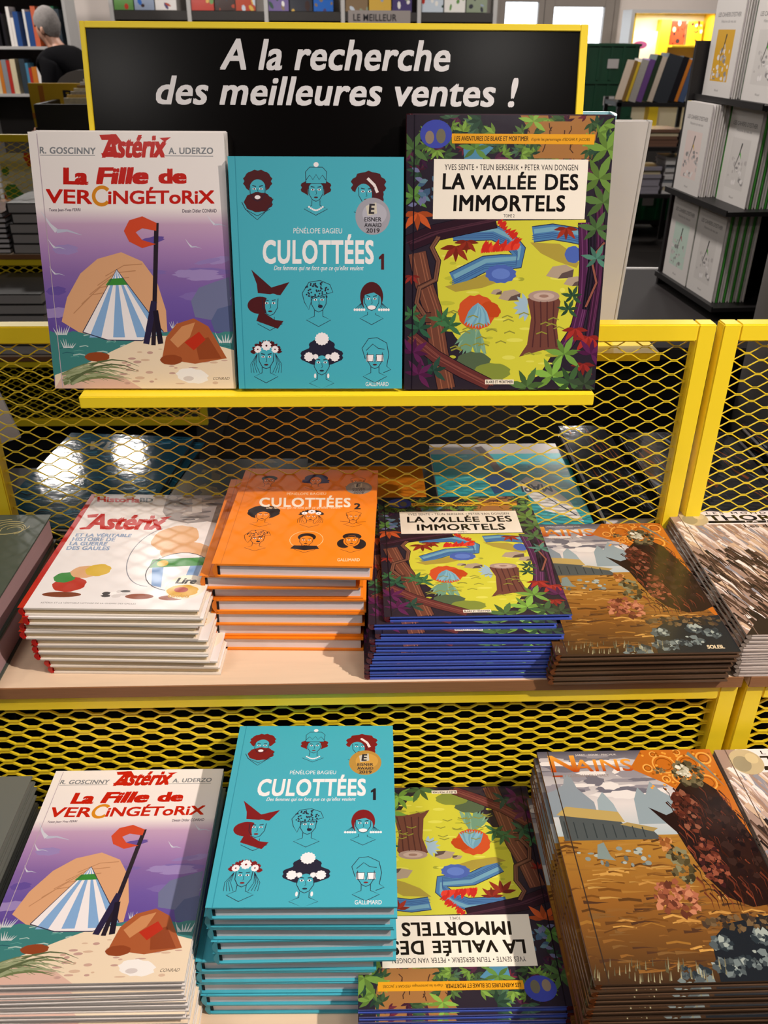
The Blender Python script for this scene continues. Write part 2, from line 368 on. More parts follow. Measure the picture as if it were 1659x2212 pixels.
    a.poly([(572, 72), (700, 66), (740, 120), (700, 150), (660, 110), (590, 110)], RD); a.poly([(585, 212), (700, 190), (690, 240), (600, 240)], RD)
    a.text('Astérix', 590, 66, 1085, 248, RD, .05, .2, .98); a.poly([(1030, 96), (1118, 92), (1070, 128)], RD)
    a.text('La', 298, 318, 490, 448, RD, .06, 0, .95, 4); a.text('Fille', 548, 318, 948, 448, RD, .06, .12, 1.0); a.text('de', 1022, 330, 1238, 446, RD, .06)
    a.text('VER', 165, 480, 520, 588, RD, .03, 0, 1, 10); a.ring(592, 535, 62, 66, 28, 'd98a1e', 40, 320)
    a.text('iNGÉToRiX', 640, 468, 1450, 598, RD, .03, 0, .98)
    a.text('Texte Jean-Yves FERRI', 190, 628, 430, 656, '4a3550', .02); a.text('Dessin Didier CONRAD', 1205, 636, 1465, 664, '4a3550', .02)
    a.text('CONRAD', 1435, 1900, 1560, 1922, '54443a', 0, .3)
    a.line([(95, 60), (300, 1975)], 5, 'b9a8b6')
    return a.mesh('cover_print', GLOSSP)

def heads(a, spots, ink, tone, skin, wdt):
    """generic drawn busts: hair shape, face outline, collar"""
    for (x, y, k, kind) in spots:
        L = lambda pts, w=wdt, c=ink: a.line([(x+p[0]*k, y+p[1]*k) for p in pts], w, c)
        E = lambda cx, cy, rx, ry, c, **q: a.ell(x+cx*k, y+cy*k, rx*k, ry*k, c, **q)
        face = [(-70, -40), (-66, 40), (-35, 95), (0, 112), (35, 95), (66, 40), (70, -40)]
        neck = [(-38, 95), (-38, 150), (-110, 185), (0, 245), (110, 185), (38, 150), (38, 95)]
        L(neck)
        if kind == 'beard':
            E(0, -70, 118, 95, tone, wob=.14, lobes=12); E(0, 5, 74, 92, skin); E(10, 120, 118, 84, tone, wob=.12, lobes=9); E(0, 76, 26, 18, 'efe9ee')
            L([(-140, 120), (-110, 180), (-60, 230), (0, 280), (60, 220), (110, 150), (140, 90)])
        elif kind == 'hat':
            E(0, -20, 132, 80, tone, wob=.15, lobes=8); E(0, 20, 76, 96, skin); a.poly([(x-95*k, y-60*k), (x-100*k, y-170*k), (x-60*k, y-215*k), (x+60*k, y-215*k), (x+100*k, y-170*k), (x+95*k, y-60*k)], skin)
            L([(-95, -60), (-100, -170), (-60, -215), (60, -215), (100, -170), (95, -60), (-95, -60)]); L([(-95, -90), (-60, -140), (-30, -95), (0, -145), (30, -95), (60, -140), (95, -90)]); E(0, -240, 24, 24, 'efe9ee')
            for i in range(9): E(-64+i*16, 165+math.sin(i/8*math.pi)*32, 9, 9, 'efe9ee')
        elif kind == 'curls':
            E(20, -60, 140, 110, tone, wob=.18, lobes=10); E(70, 50, 80, 90, tone, wob=.15, lobes=7); E(-25, 30, 76, 100, skin); L([(10, -120), (70, -60), (100, 10)], 26*k, 'e8dcdc')
        elif kind == 'cone':
            a.poly([(x-170*k, y-300*k), (x+10*k, y-140*k), (x+170*k, y-190*k), (x+90*k, y-70*k), (x-110*k, y-90*k), (x-120*k, y-170*k)], tone)
            E(-90, 20, 110, 78, tone); a.poly([(x-90*k, y+60*k), (x+40*k, y+150*k), (x+120*k, y+160*k), (x+70*k, y+230*k), (x-120*k, y+160*k)], tone); E(25, 20, 70, 105, skin)
        elif kind == 'scarf':
            E(-10, -80, 135, 92, skin); L([(-130, 20), (-150, -60), (-90, -160), (10, -178), (100, -140), (128, -70), (60, -50), (-60, -10), (-90, 90), (-130, 20)])
            rr = random.Random(int(x))
            for i in range(60):
                px, py_ = rr.uniform(-120, 100), rr.uniform(-160, -20)
                if (px+10)**2/120**2+(py_+80)**2/82**2 < 1: E(px, py_, 8, 8, ink, n=8)
            E(15, 60, 22, 16, ink)
        elif kind == 'bob':
            E(0, -20, 108, 140, tone); E(5, 30, 84, 112, skin); a.poly([(x-80*k, y-30*k), (x-20*k, y-110*k), (x+30*k, y-100*k), (x+85*k, y-20*k), (x+20*k, y-60*k), (x-20*k, y-50*k)], tone)
            for s in (-1, 1):
                for i in range(5): L([(s*95, 40), (s*(70+i*22), 100)], wdt*.6); E(s*(70+i*22), 104, 11, 13, 'efe9ee', n=10)
            E(0, 82, 38, 20, 'efe9ee')
        elif kind == 'wreath':
            for i in range(22):
                t = R(-165+150*i/21); a.leaf(x+95*k*math.cos(t), y-20*k+80*k*math.sin(t), 60*k, math.degrees(t)+random.uniform(-25, 25), tone, .6)
            for px, py_, q in ((-80, -70, .8), (0, -105, 1.1), (80, -70, .8)): E(px, py_, 34*q, 34*q, 'efe9ee', wob=.3, lobes=10); E(px, py_, 9*q, 9*q, tone, n=10)
            for s in (-1, 1):
                for j in range(4): L([(s*84, -30), (s*(96+j*16), 70), (s*(60+j*26), 150)], wdt*.7)
        elif kind == 'bigbun':
            E(0, -60, 180, 80, ink, wob=.1, lobes=8); E(0, -140, 110, 70, ink, wob=.1, lobes=8); E(0, 30, 62, 92, skin); E(0, -210, 56, 52, 'efe9ee', wob=.15, lobes=14)
            for px in (-115, -55, 55, 115): E(px, -50, 34 if abs(px) > 100 else 20, 34 if abs(px) > 100 else 20, 'efe9ee', wob=.3, lobes=10)
            for s in (-1, 1): E(s*58, 120, 10, 22, 'efe9ee', n=10)
        elif kind == 'specs':
            L([(-90, 20), (-120, -80), (-60, -170), (20, -180), (110, -130), (130, -20), (110, 90), (150, 120), (80, 150)]); L([(-80, -60), (-20, -120), (30, -80), (90, -70)])
            for s in (-1, 1): a.rect(x+(s*46-34)*k, y-20*k, x+(s*46+34)*k, y+44*k, 'efe9ee'); L([(s*46-34, -20), (s*46+34, -20), (s*46+28, 44), (s*46-28, 44), (s*46-34, -20)])
        elif kind == 'afro':
            E(0, -60, 165, 135, ink, wob=.06, lobes=10); E(0, 25, 76, 90, skin)
        elif kind == 'wavy':
            E(0, -60, 140, 100, '2b2566'); E(0, 20, 150, 60, '2b2566', wob=.2, lobes=6); E(0, 10, 66, 100, skin)
        elif kind == 'collar':
            L([(-80, 0), (-90, -80), (0, -130), (90, -80), (80, 0)]); L([(-150, 120), (-60, 130), (0, 180), (60, 130), (150, 120)])
        elif kind == 'round':
            a.ring(x, y-10*k, 175*k, 175*k, wdt*.8, 'f6d9a8'); E(0, -60, 96, 80, ink); E(0, 10, 78, 96, skin); a.poly([(x-150*k, y+170*k), (x-120*k, y+110*k), (x+120*k, y+110*k), (x+150*k, y+170*k), (x, y+200*k)], ink)
        elif kind == 'flip':
            E(0, -70, 100, 70, ink); E(-80, 70, 70, 90, ink); E(80, 80, 75, 100, ink); E(0, 20, 86, 110, skin); L([(-84, -50), (0, -75), (84, -50)], 22*k, ink)
        elif kind == 'cap':
            E(0, -50, 95, 70, ink); E(0, 30, 74, 90, skin)
            for s in (-1, 1): a.ring(x+s*34*k, y+10*k, 30*k, 26*k, wdt, ink)
        L(face)
        if kind != 'specs':
            for s in (-1, 1): E(s*30, 0, 16, 9, 'efe9ee', n=12); E(s*30, 0, 7, 8, ink, n=10); L([(s*14, -22), (s*48, -30)], wdt*1.3)
        L([(0, 5), (6, 42), (-6, 48)], wdt*.7)
        if kind not in ('scarf', 'bob', 'beard'): E(0, 74, 20, 8, tone if kind != 'bigbun' else ink, n=12)
def medal(a, x, y, rx, ry, c, ink, t=('EISNER', 'AWARD', '2019')):
    a.ell(x, y, rx, ry, c, 40); a.ell(x+rx*.1, y-ry*.12, rx*.7, ry*.6, tuple(min(1, v*1.12) for v in hexc(c)), 30)
    a.poly([(x-rx*.4, y-ry*.55), (x+rx*.2, y-ry*.75), (x+rx*.25, y-ry*.15), (x-rx*.3, y-.02*ry)], 'c9c3b4')
    a.text('E', x-rx*.24, y-ry*.68, x+rx*.12, y-ry*.12, ink, .05, .1)
    for i, s in enumerate(t): a.text(s, x-rx*.48+(.1*rx if i == 2 else 0), y+ry*(.05+.3*i), x+rx*.5-(.1*rx if i == 2 else 0), y+ry*(.29+.3*i), ink, .03)
def art_turq(med, tone):
    a = Art([(29, 74), (1606, 74), (1590, 2163), (152, 2163)], .203, .268); bgc = '43abc0'
    a.uv = True; a.rect(0, 1, 1, 0, bgc); a.uv = False
    heads(a, [(300, 370, 1, 'beard'), (820, 375, .95, 'hat'), (1270, 390, 1, 'curls'), (420, 1400, 1, 'cone'), (850, 1370, .98, 'scarf'), (1320, 1360, .95, 'bob'), (390, 1880, .95, 'wreath'), (880, 1930, 1, 'bigbun'), (1350, 1880, .95, 'specs')], '1f1c33', tone, bgc, 6)
    a.text('PÉNÉLOPE BAGIEU', 622, 712, 1055, 772, 'e9e6ea', 0); a.text('CULOTTÉES', 350, 778, 1338, 1048, 'ece9ec', .035, 0, 1.08)
    a.text('Des femmes qui ne font que ce qu’elles veulent', 450, 1062, 1248, 1118, 'e4e4ea', .01, .3); tn = tone if med != 'gold' else '20161e'; a.poly([(1384, 985), (1412, 955), (1430, 955), (1430, 1098), (1403, 1098), (1403, 1000), (1384, 1008)], tn)
    a.text('GALLIMARD', 1268, 2105, 1472, 2142, 'e4e4ea', .01)
    medal(a, 1328, 615, 155, 168, {'silver': '9b9aa6', 'gold': 'b58a3e'}[med], '2b2830')
    a.line([(95, 74), (205, 2163)], 7, '2b8fa6')
    return a.mesh('cover_print', SATINP)
def art_orange():
    a = Art([(405, 73), (1580, 100), (1552, 970), (112, 945)], .203, .268); bgc = 'f08412'; ink = '1c1013'
    a.uv = True; a.rect(0, 1, 1, 0, bgc)
    a.uv = False
    # busts laid out in cover units (picture px of an upright cover 1000 x 1320)
    Q = a.h; a.h = lambda x, y: (x/1000, 1-y/1320)
    heads(a, [(200, 190, .62, 'cap'), (545, 180, .62, 'wavy'), (855, 190, .6, 'collar'), (230, 700, .66, 'afro'), (560, 710, .6, 'wreath'), (850, 700, .58, 'collar'), (240, 1010, .62, 'scarf'), (560, 1020, .62, 'round'), (855, 1010, .62, 'flip')], ink, ink, bgc, 4)
    medal(a, 868, 285, 95, 98, '8d8684', '2b2830')
    a.h = Q
    a.text('PÉNÉLOPE BAGIEU', 775, 292, 1125, 318, 'f3d9b8'); a.text('CULOTTÉES', 530, 318, 1345, 424, 'f7efe6', .035, 0, 1.1, 8)
    a.text('Des femmes qui ne font que ce qu’elles veulent', 595, 420, 1260, 450, 'f3d9b8', .01, .3); a.text('2', 1375, 395, 1435, 450, ink, .04)
    a.text('GALLIMARD', 1240, 895, 1440, 922, 'f3d9b8', .01); a.line([(460, 75), (195, 948)], 6, 'd06c0c')
    return a.mesh('cover_print', SATINP)
def art_jungle():
    a = Art([(41, 45), (1624, 45), (1469, 2091), (45, 2091)], .24, .315); r = random.Random(5); K = '1a1420'
    a.uv = True; a.rect(0, 1, 1, 0, '2b2430'); a.uv = False
    G = ['3f5a3a', '55733f', '6f9440', '2f4a3a', '4a6a52', '7da347']; Pu = ['4a2438', '5c2d48', '3a1f3a', '6b2a3a']
    a.poly([(900, 45), (1500, 45), (1480, 180), (1440, 390), (1060, 390), (930, 300), (960, 150)], 'a06f3f')
    for i in range(14):
        x, y = r.uniform(960, 1450), r.uniform(60, 360); a.line([(x, y), (x+r.uniform(-20, 20), y+30), (x+r.uniform(-25, 25), y+70)], 8, '4a2f22')
    for i in range(90): a.sprig(r.uniform(60, 1560), r.uniform(50, 470), r.uniform(60, 130), r.uniform(0, 360), r.choice(G+Pu), 5) if r.random() < .75 or True else 0
    a.poly([(960, 90), (1440, 90), (1420, 370), (1000, 370)], 'a06f3f')
    for i in range(10):
        x, y = r.uniform(980, 1400), r.uniform(100, 340); a.line([(x, y), (x+r.uniform(-20, 20), y+30), (x+r.uniform(-25, 25), y+60)], 8, '4a2f22')
    for i in range(16): a.sprig(r.choice([r.uniform(900, 1010), r.uniform(1400, 1560)]), r.uniform(90, 400), 90, r.uniform(0, 360), r.choice(G), 5)
    a.poly([(470, 300), (600, 260), (700, 290), (600, 390), (480, 390)], '4f86a6')
    # clearing
    a.poly([(250, 880), (560, 840), (1400, 830), (1390, 1300), (1330, 1500), (1250, 1700), (1150, 1830), (1050, 1990), (850, 2060), (600, 1900), (420, 1700), (300, 1500), (270, 1150)], 'c9c63f')
    for i in range(40):
        x, y = r.uniform(330, 1280), r.uniform(880, 1900); a.ell(x, y, r.uniform(20, 70), r.uniform(6, 18), r.choice(['b3b43a', 'd6d35a', '9da038']), 12)
    # winding blue stream with red reeds, rocks
    def stream(pts, w0):
        a.line(pts, w0+14, '2b3350'); a.line(pts, w0, '4a78a8'); a.line([(x+8, y-w0*.2) for x, y in pts], w0*.3, '6fa0b8')
        for j in range(3): a.line([(x-6, y+w0*(.08+.13*j)) for x, y in pts], 6, '3a5a90')
    stream([(400, 930), (560, 930), (700, 925), (820, 980), (890, 1060), (880, 1140), (760, 1150), (640, 1160), (520, 1220), (400, 1280)], 110)
    stream([(1000, 940), (1150, 920), (1280, 940), (1380, 960)], 110)
    a.poly([(980, 1000), (1200, 1010), (1260, 1050), (1350, 1150), (1330, 1190), (1180, 1140), (1060, 1080)], 'a5933f'); a.poly([(340, 1330), (500, 1290), (660, 1230), (760, 1290), (620, 1340), (420, 1370)], 'a5933f')
    a.ell(760, 1235, 110, 65, '4a62ae', 24, 0, .1, 12); a.ell(760, 1235, 70, 40, '5f7ac4', 20); a.ell(1305, 1090, 60, 60, '4a62ae', 20, 0, .1)
    for i in range(22): a.leaf(610+i*12.5, 1085-i*1.2, r.uniform(60, 110), -60+r.uniform(-15, 15), r.choice(['c22c22', 'd8402e']), .35)
    for i in range(14): a.leaf(730+i*11, 870+i*11, r.uniform(50, 90), -40+r.uniform(-15, 15), 'c22c22', .35)
    for x, y, k in ((1210, 1220, 1), (1310, 1290, .7), (830, 1395, .8), (730, 1370, .4)):
        a.poly([(x-110*k, y+30*k), (x-60*k, y-40*k), (x+40*k, y-55*k), (x+100*k, y-20*k), (x+90*k, y+45*k), (x-20*k, y+50*k)], 'a89684'); a.poly([(x-20*k, y+50*k), (x+10*k, y+10*k), (x+100*k, y-20*k), (x+90*k, y+45*k)], '5a4a48')
    # flowering orange bush over pale blue ferns, brown stump with grey-mauve vines
    a.ell(580, 1520, 130, 120, 'c5502a', 26, 0, .12, 11); a.ell(690, 1500, 70, 50, 'b8461f', 20, 30, .12)
    for i in range(10): a.leaf(590, 1450, 190, 60+i*7, r.choice(['7fb0c4', '6a9cb6']), .25)
    for i in range(14): a.leaf(560+r.uniform(-20, 40), 1640, r.uniform(170, 240), 60+i*6, r.choice(['7fa58c', '6b947c']), .2)
    a.poly([(900, 1850), (960, 1760), (990, 1560), (960, 1420), (1040, 1380), (1180, 1390), (1210, 1440), (1180, 1600), (1200, 1760), (1230, 1830), (1080, 1800)], '6b4038'); a.ell(1085, 1400, 118, 44, 'a58c84', 24); a.ell(1085, 1400, 80, 28, 'bda59a', 20); a.ell(1085, 1400, 36, 12, '96766a', 16)
    for q in range(4): a.line([(1010+q*50, 1440), (1020+q*45, 1600), (1000+q*60, 1780)], 10, '4d2b2c')
    for q in range(7): a.leaf(960, 1480, 110, 100+q*25, '9ab4c8', .35)
    for i in range(26):
        x, y = r.uniform(350, 1200), r.uniform(1500, 1850); a.line([(x-40, y), (x, y-16), (x+40, y)], 9, '8a8a38')
    a.ell(560, 1890, 120, 70, '4f6048', 22, 0, .15, 9); a.ell(700, 1960, 130, 60, '7d8a3c', 22, 0, .1, 9)
    # trees and lianas
    def trunk(pts, w0, c, c2):
        a.line(pts, w0+10, K); a.line(pts, w0, c)
        for o in (-.25, .15, .32): a.line([(x+w0*o, y) for x, y in pts], 7, c2)
    trunk([(60, 1010), (260, 930), (480, 880), (720, 830)], 120, '2e1a26', '4a2a38')
    trunk([(130, 1080), (180, 1300), (250, 1500), (300, 1800), (360, 2085)], 130, '6a4034', '8f5a46'); trunk([(110, 1500), (170, 1560), (240, 1560)], 70, '5a382e', '7a4a3a')
    trunk([(290, 960), (240, 1040), (290, 1140), (270, 1280), (150, 1340), (130, 1450), (190, 1540)], 34, '5b3a30', '7a5242')
    trunk([(1390, 850), (1400, 1150), (1390, 1400), (1330, 1650), (1230, 1800)], 90, '4a2246', '6d3a68'); trunk([(1500, 600), (1510, 1000), (1490, 1300), (1430, 1700)], 60, '3a1c34', '5f2f52'); trunk([(1440, 900), (1440, 1200), (1400, 1500)], 44, '17121c', '2a2030')
    trunk([(1540, 1000), (1440, 1120), (1480, 1300), (1400, 1480)], 16, '6b3a34', '8a5246')
    trunk([(90, 1700), (280, 1850), (480, 1960), (680, 2060)], 90, '5f3030', '7d4640')
    for x, y, L, c in ((420, 1030, 140, '8c2f22'), (500, 990, 110, '8c2f22'), (1250, 890, 110, '9a3424'), (1420, 1700, 140, 'a0302c'), (1380, 1900, 110, '8f2c2a'), (1320, 1640, 120, 'a0302c'), (130, 780, 160, 'c0562c'), (90, 1250, 80, '8c2f2a')): a.sprig(x, y, L, 90, c, 5, 160)
    for x, y, L, c in ((1240, 1830, 150, '6f9a44'), (1150, 1990, 170, '7fae4a'), (1280, 2040, 150, '3f5f3a'), (960, 2070, 160, '4f6f40'), (1390, 2050, 140, '3a4a38'), (1300, 1400, 90, '33523a'), (1270, 1500, 90, '33523a'), (320, 1580, 110, '3f7048'), (380, 1620, 110, '3f7048'), (150, 1640, 120, '2f5a44'), (90, 1540, 90, '3f7048'), (260, 1950, 120, '2c4a40'), (1530, 700, 190, '56763f'), (1500, 520, 200, '66883f'), (1560, 300, 190, '6f9440'), (1480, 900, 150, '4d6d40'), (1480, 1120, 120, '4f8070'), (100, 660, 130, '5d8a44'), (90, 300, 150, '4f7040'), (560, 300, 130, '5f8a44'), (1000, 90, 120, '86b04a')): a.sprig(x, y, L, -90, c, 6, 260)
    for x, y in ((110, 1820), (150, 1980), (1440, 1830)): a.sprig(x, y, 130, -60, '5a2450', 6, 220)
    for i in range(18): a.leaf(180+r.uniform(-60, 60), 600+r.uniform(-130, 130), 70, r.uniform(0, 360), r.choice(['4f6f8a', '5f8090', '3f5a78', '6b6f96']), .5)
    # title panel, banner, medallion
    a.poly([(250, 378), (1418, 378), (1388, 826), (245, 828)], 'eee6da'); a.text('YVES SENTE • TEUN BERSERIK • PETER VAN DONGEN', 330, 416, 1338, 460, '3a3434', .01, 0, 1.08)
    for t, b in (('LA', (315, 484, 484, 606)), ('VALLÉE', (528, 470, 1024, 606)), ('DES', (1088, 486, 1340, 610)), ('IMMORTELS', (398, 646, 1242, 770))): a.text(t, b[0], b[1], b[2], b[3], '14100f', .034, .04, 1.08)
    a.text('TOME 2', 778, 790, 860, 814, '3a3434', .01)
    a.poly([(380, 186), (1468, 186), (1460, 264), (384, 260)], 'e3a021'); a.text('LES AVENTURES DE BLAKE ET MORTIMER', 402, 204, 962, 240, '3a240c', .025, .12); a.text('d’après les personnages d’EDGAR P. JACOBS', 982, 214, 1428, 244, '5a3c10', .01, .12)
    a.ell(263, 190, 120, 108, '3f49a8', 40); a.ell(215, 215, 34, 50, '8a7a6a', 18); a.ell(300, 205, 36, 56, '6f6a58', 18)
    a.rect(648, 2018, 862, 2052, 'e6ddd0'); a.text('BLAKE ET MORTIMER', 656, 2024, 856, 2046, '1a1412', .02)
    a.line([(100, 45), (100, 2091)], 9, K)
    return a.mesh('cover_print', GLOSSP)
def rocks(a, r, cx, cy, rx, ry, cols, n, s0):
    for i in range(n):
        t, q = r.uniform(0, 6.283), math.sqrt(r.random()); x, y = cx+rx*q*math.cos(t), cy+ry*q*math.sin(t); z = s0*r.uniform(.4, 1.2)
        a.poly([(x+z*k*math.cos(o+i), y+z*k*.8*math.sin(o+i)) for k, o in zip((1, .7, 1.1, .8, .95), (0, 1.2, 2.4, 3.7, 5))], r.choice(cols))
def art_dwarf():
    a = Art([(54, 61), (1231, 50), (2028, 1648), (460, 1655)], .235, .32); r = random.Random(9); a.uv = True
    a.grad([(0, 1), (1, 1), (1, .86), (0, .86)], '4b4a5a', 'a9a4a8'); a.grad([(0, .86), (1, .86), (1, .72), (0, .72)], 'a9a4a8', 'd3cccb'); a.grad([(0, .72), (1, .72), (1, .54), (0, .54)], 'd3cccb', '9fb0b6')
    a.grad([(0, .57), (1, .57), (1, .3), (0, .3)], 'a5772f', '8a5a26'); a.grad([(0, .3), (1, .3), (1, 0), (0, 0)], '8a5a26', '3c2a1c')
    for i in range(34): a.ell(r.uniform(0, .6), r.uniform(.75, .98), r.uniform(.04, .13), r.uniform(.008, .025), r.choice(['6a6874', 'b9b3b6', '8a868f', 'dcd6d4']), 14, 0, .2)
    for i in range(90):
        x, y = r.uniform(.02, .95), r.uniform(.1, .54); a.line([(x-.05, y), (x, y+r.uniform(.002, .012)), (x+.06, y-.004)], r.uniform(.004, .012), r.choice(['c2924a', '6d451d', 'b58442', '55371b', '94672c']))
    for i in range(260):
        x, y = r.uniform(0, 1), r.uniform(.04, .56); L = r.uniform(.02, .07); a.line([(x-L, y+r.uniform(-.004, .004)), (x, y+r.uniform(-.003, .008)), (x+L, y)], r.uniform(.004, .014), r.choice(['a87a38', '7a5022', '8f632b', '9b6d30', '6a431e', 'b38a48'] if y > .3 else ['6f4a22', '5a3a1e', '84592a', '4a3020', '77552e']), True)
    for pts, c in (([(0, .78), (.04, .79), (.1, .82), (.12, .87), (.15, .87), (.17, .8), (.24, .73), (.24, .66), (0, .66)], '85909a'), ([(.24, .64), (.26, .74), (.3, .78), (.34, .72), (.36, .64)], '94a3aa'), ([(.44, .62), (.46, .74), (.5, .8), (.53, .76), (.58, .83), (.62, .78), (.68, .74), (.72, .62)], '8b9aa2'), ([(.64, .62), (.68, .72), (.74, .74), (.8, .7), (.82, .62)], '6f7f8d')): a.poly(pts, c)
    a.poly([(.03, .55), (.03, .66), (.08, .69), (.33, .655), (.36, .62), (.5, .59), (.53, .55)], '4b5152'); a.poly([(.02, .67), (.08, .71), (.35, .68), (.37, .63), (.1, .66)], 'b39a5c'); a.poly([(.34, .62), (.38, .63), (.53, .6), (.5, .585)], 'a08a54')
    for i in range(9): a.line([(.05+i*.05, .56), (.05+i*.05, .64-i*.004)], .006, '333a3c')
    for i in range(22): a.ell(r.uniform(.08, .5), r.uniform(.44, .52), r.uniform(.006, .025), r.uniform(.004, .012), r.choice(['7f8a88', '5a605c', 'a0a8a2']), 10)
    a.poly([(.17, .47), (.19, .53), (.225, .54), (.24, .48), (.26, .46)], '7b8a88')
    a.poly([(.6, 1), (1, 1), (1, .2), (.86, .5), (.78, .74), (.66, .82), (.5, .9)], 'b8661d')
    for cx, cy, q in ((.7, .92, .062), (.84, .92, .062), (.76, .85, .04), (.6, .9, .025), (.9, .82, .05), (.94, .95, .04), (.68, .84, .02), (.66, .975, .018), (.8, .985, .018)): a.ring(cx, cy, q, q*.75, .008, 'e0a04a'); a.ring(cx, cy, q*.7, q*.52, .005, '8a4510')
    for i in range(50): a.ell(r.uniform(.58, 1), r.uniform(.78, 1), .008, .006, r.choice(['dd9838', '96500f']), 8) if True else 0
    # big dark crag, pale boulder on top, warm rock outcrops (plain landscape masses)
    crag = [(.52, .7), (.6, .66), (.66, .68), (.7, .78), (.76, .83), (.86, .84), (.93, .78), (.97, .66), (1, .55), (1, .3), (.93, .27), (.84, .26), (.74, .3), (.68, .38), (.64, .5), (.62, .58)]
    a.poly(crag, '251512')
    for i in range(170):
        x, y = r.uniform(.62, .98), r.uniform(.3, .8); a.line([(x, y), (x+.02, y-.03), (x+.015, y-.07)], r.uniform(.004, .012), r.choice(['4a2218', '5f2c1e', '38190f', '2a1a18', '7a3a26', '1c1012']), True)
    rocks(a, r, .72, .68, .07, .1, ['4a231a', '5c2a1d', '6d3626', '3a1a14', '84503c'], 60, .022); rocks(a, r, .74, .45, .06, .1, ['5a2a1e', '71392a', '4a211a', '8a4c38', '38191a'], 60, .02); rocks(a, r, .9, .55, .09, .2, ['241414', '1a0f10', '33201c', '2c1814'], 80, .028)
    rocks(a, r, .82, .87, .09, .07, ['4d4630', '5f583e', '3a3524', '6d6248', '2f2a1e'], 70, .02); rocks(a, r, .79, .88, .03, .035, ['cfcab8', 'b5b09c', 'dedacb', 'a5a08a'], 26, .016); rocks(a, r, .66, .885, .05, .012, ['6d5a3c', '8a734e', '54452e'], 16, .012)
    a.line([(.86, .98), (.93, .9), (.985, .8)], .022, '70766c', True)
    rocks(a, r, .49, .3, .1, .075, ['8f5038', 'a5634a', '77402c', 'b9795a', '5c3022'], 90, .02); rocks(a, r, .57, .44, .06, .085, ['4a4026', '5c5236', '38301e', '7d7a5c'], 60, .018); rocks(a, r, .54, .53, .03, .03, ['a5683a', '8a5228', 'c08850'], 16, .016)
    a.poly([(.55, 0), (.58, .14), (.68, .2), (.82, .22), (1, .24), (1, 0)], '1d2127'); rocks(a, r, .8, .2, .22, .03, ['57452f', '6b563c', '42342a', '2f2822'], 70, .018)
    for x, y, q in ((.62, .05, .07), (.76, .07, .08), (.92, .12, .06), (.45, .02, .09), (.82, .15, .05), (.62, .13, .05)): rocks(a, r, x, y, q, q*.4, ['4c5558', '6c7778', '3a4246', '98a19b', '283036'], 34, .02)
    for i in range(60): a.line([(x := r.uniform(0, .6), y := r.uniform(.0, .06)), (x+.01, y+.03)], .006, r.choice(['7a7458', '55503a', '9a9474']), True)
    a.h = lambda x, y: (x/1000, 1-y/1320); a.uv = False
    a.text('N', 55, 30, 205, 150, 'e8a03a', .02, 0, 1, 0, 'a8340f'); a.text('AINS', 190, 62, 520, 150, 'e8a03a', .018, 0, 1.05, 0, 'a8340f')
    a.text('JARRY · GOUX · PINCHUK', 215, 22, 450, 38, 'd8d2d0', .005); a.rect(55, 172, 110, 184, 'a03a1c'); a.text('17 GURDAN DU MALT', 110, 168, 370, 186, '8a7a72', .005)
    a.text('SOLEIL', 830, 1262, 925, 1292, 'd8c3a0', .05, .15); a.line([(62, 0), (62, 1320)], 6, '3a2c22')
    return a.mesh('cover_print', GLOSSP)
def art_fur():
    a = Art([(0, 0), (1000, 0), (1000, 1340), (0, 1340)], .235, .315); r = random.Random(11); a.uv = True
    a.rect(0, 1, 1, 0, '9c8276'); a.uv = False
    for i in range(1100):
        x, y = r.uniform(-20, 1000), r.uniform(100, 1330); g = y/1340
        dark = (x < 420 and y > 450) or (y > 900 and x < 700); c = r.choice(['4a352c', '33251f', '5e463a', '221a18']) if dark and r.random() < .75 else r.choice(['d9c8c2', 'b79c8e', 'c7a98f', '9a7b6a', 'e6dad6', '8b8a94'])
        L = r.uniform(80, 230); a.line([(x, y), (x+L*.25, y+L*.5), (x+L*.35, y+L)], r.uniform(12, 34), c, True)
    a.poly([(470, 560), (620, 500), (1000, 430), (1000, 1050), (760, 1000), (560, 860)], 'd9c4b4')
    for i in range(70):
        x, y = r.uniform(480, 960), r.uniform(520, 860); a.line([(x, y), (x+40, y+110)], r.uniform(6, 14), r.choice(['efe2d4', 'c3a68e', 'b08c78', 'e6d3bf']), True)
    a.poly([(620, 980), (1000, 930), (1000, 1130), (760, 1100)], 'e3dfae')
    a.poly([(0, 1340), (120, 1200), (500, 1180), (1000, 1220), (1000, 1340)], '2a201c')
    a.rect(120, 0, 1000, 175, 'e4d8d8'); a.text('LES MONDES DE', 260, 14, 900, 42, '2a2222', .015, 0, 1.5); a.rect(230, 130, 1000, 160, '14100f')
    a.text('THORGAL', 240, 54, 990, 128, '0c0a0a', .035, -.1, 1.1); a.text('LA JEUNESSE', 480, 134, 990, 156, 'e4d8d8', .02, 0, 1.6); a.text('Les deux bâtards', 450, 182, 960, 218, '2a1a16', .02)
    a.ell(150, 95, 95, 95, 'b8a682', 34); a.ell(120, 110, 50, 60, '93886e', 20, 20); a.ell(190, 70, 36, 40, 'c9b68c', 18); a.line([(62, 0), (62, 1340)], 6, '6b564c')
    return a.mesh('cover_print', GLOSSP)
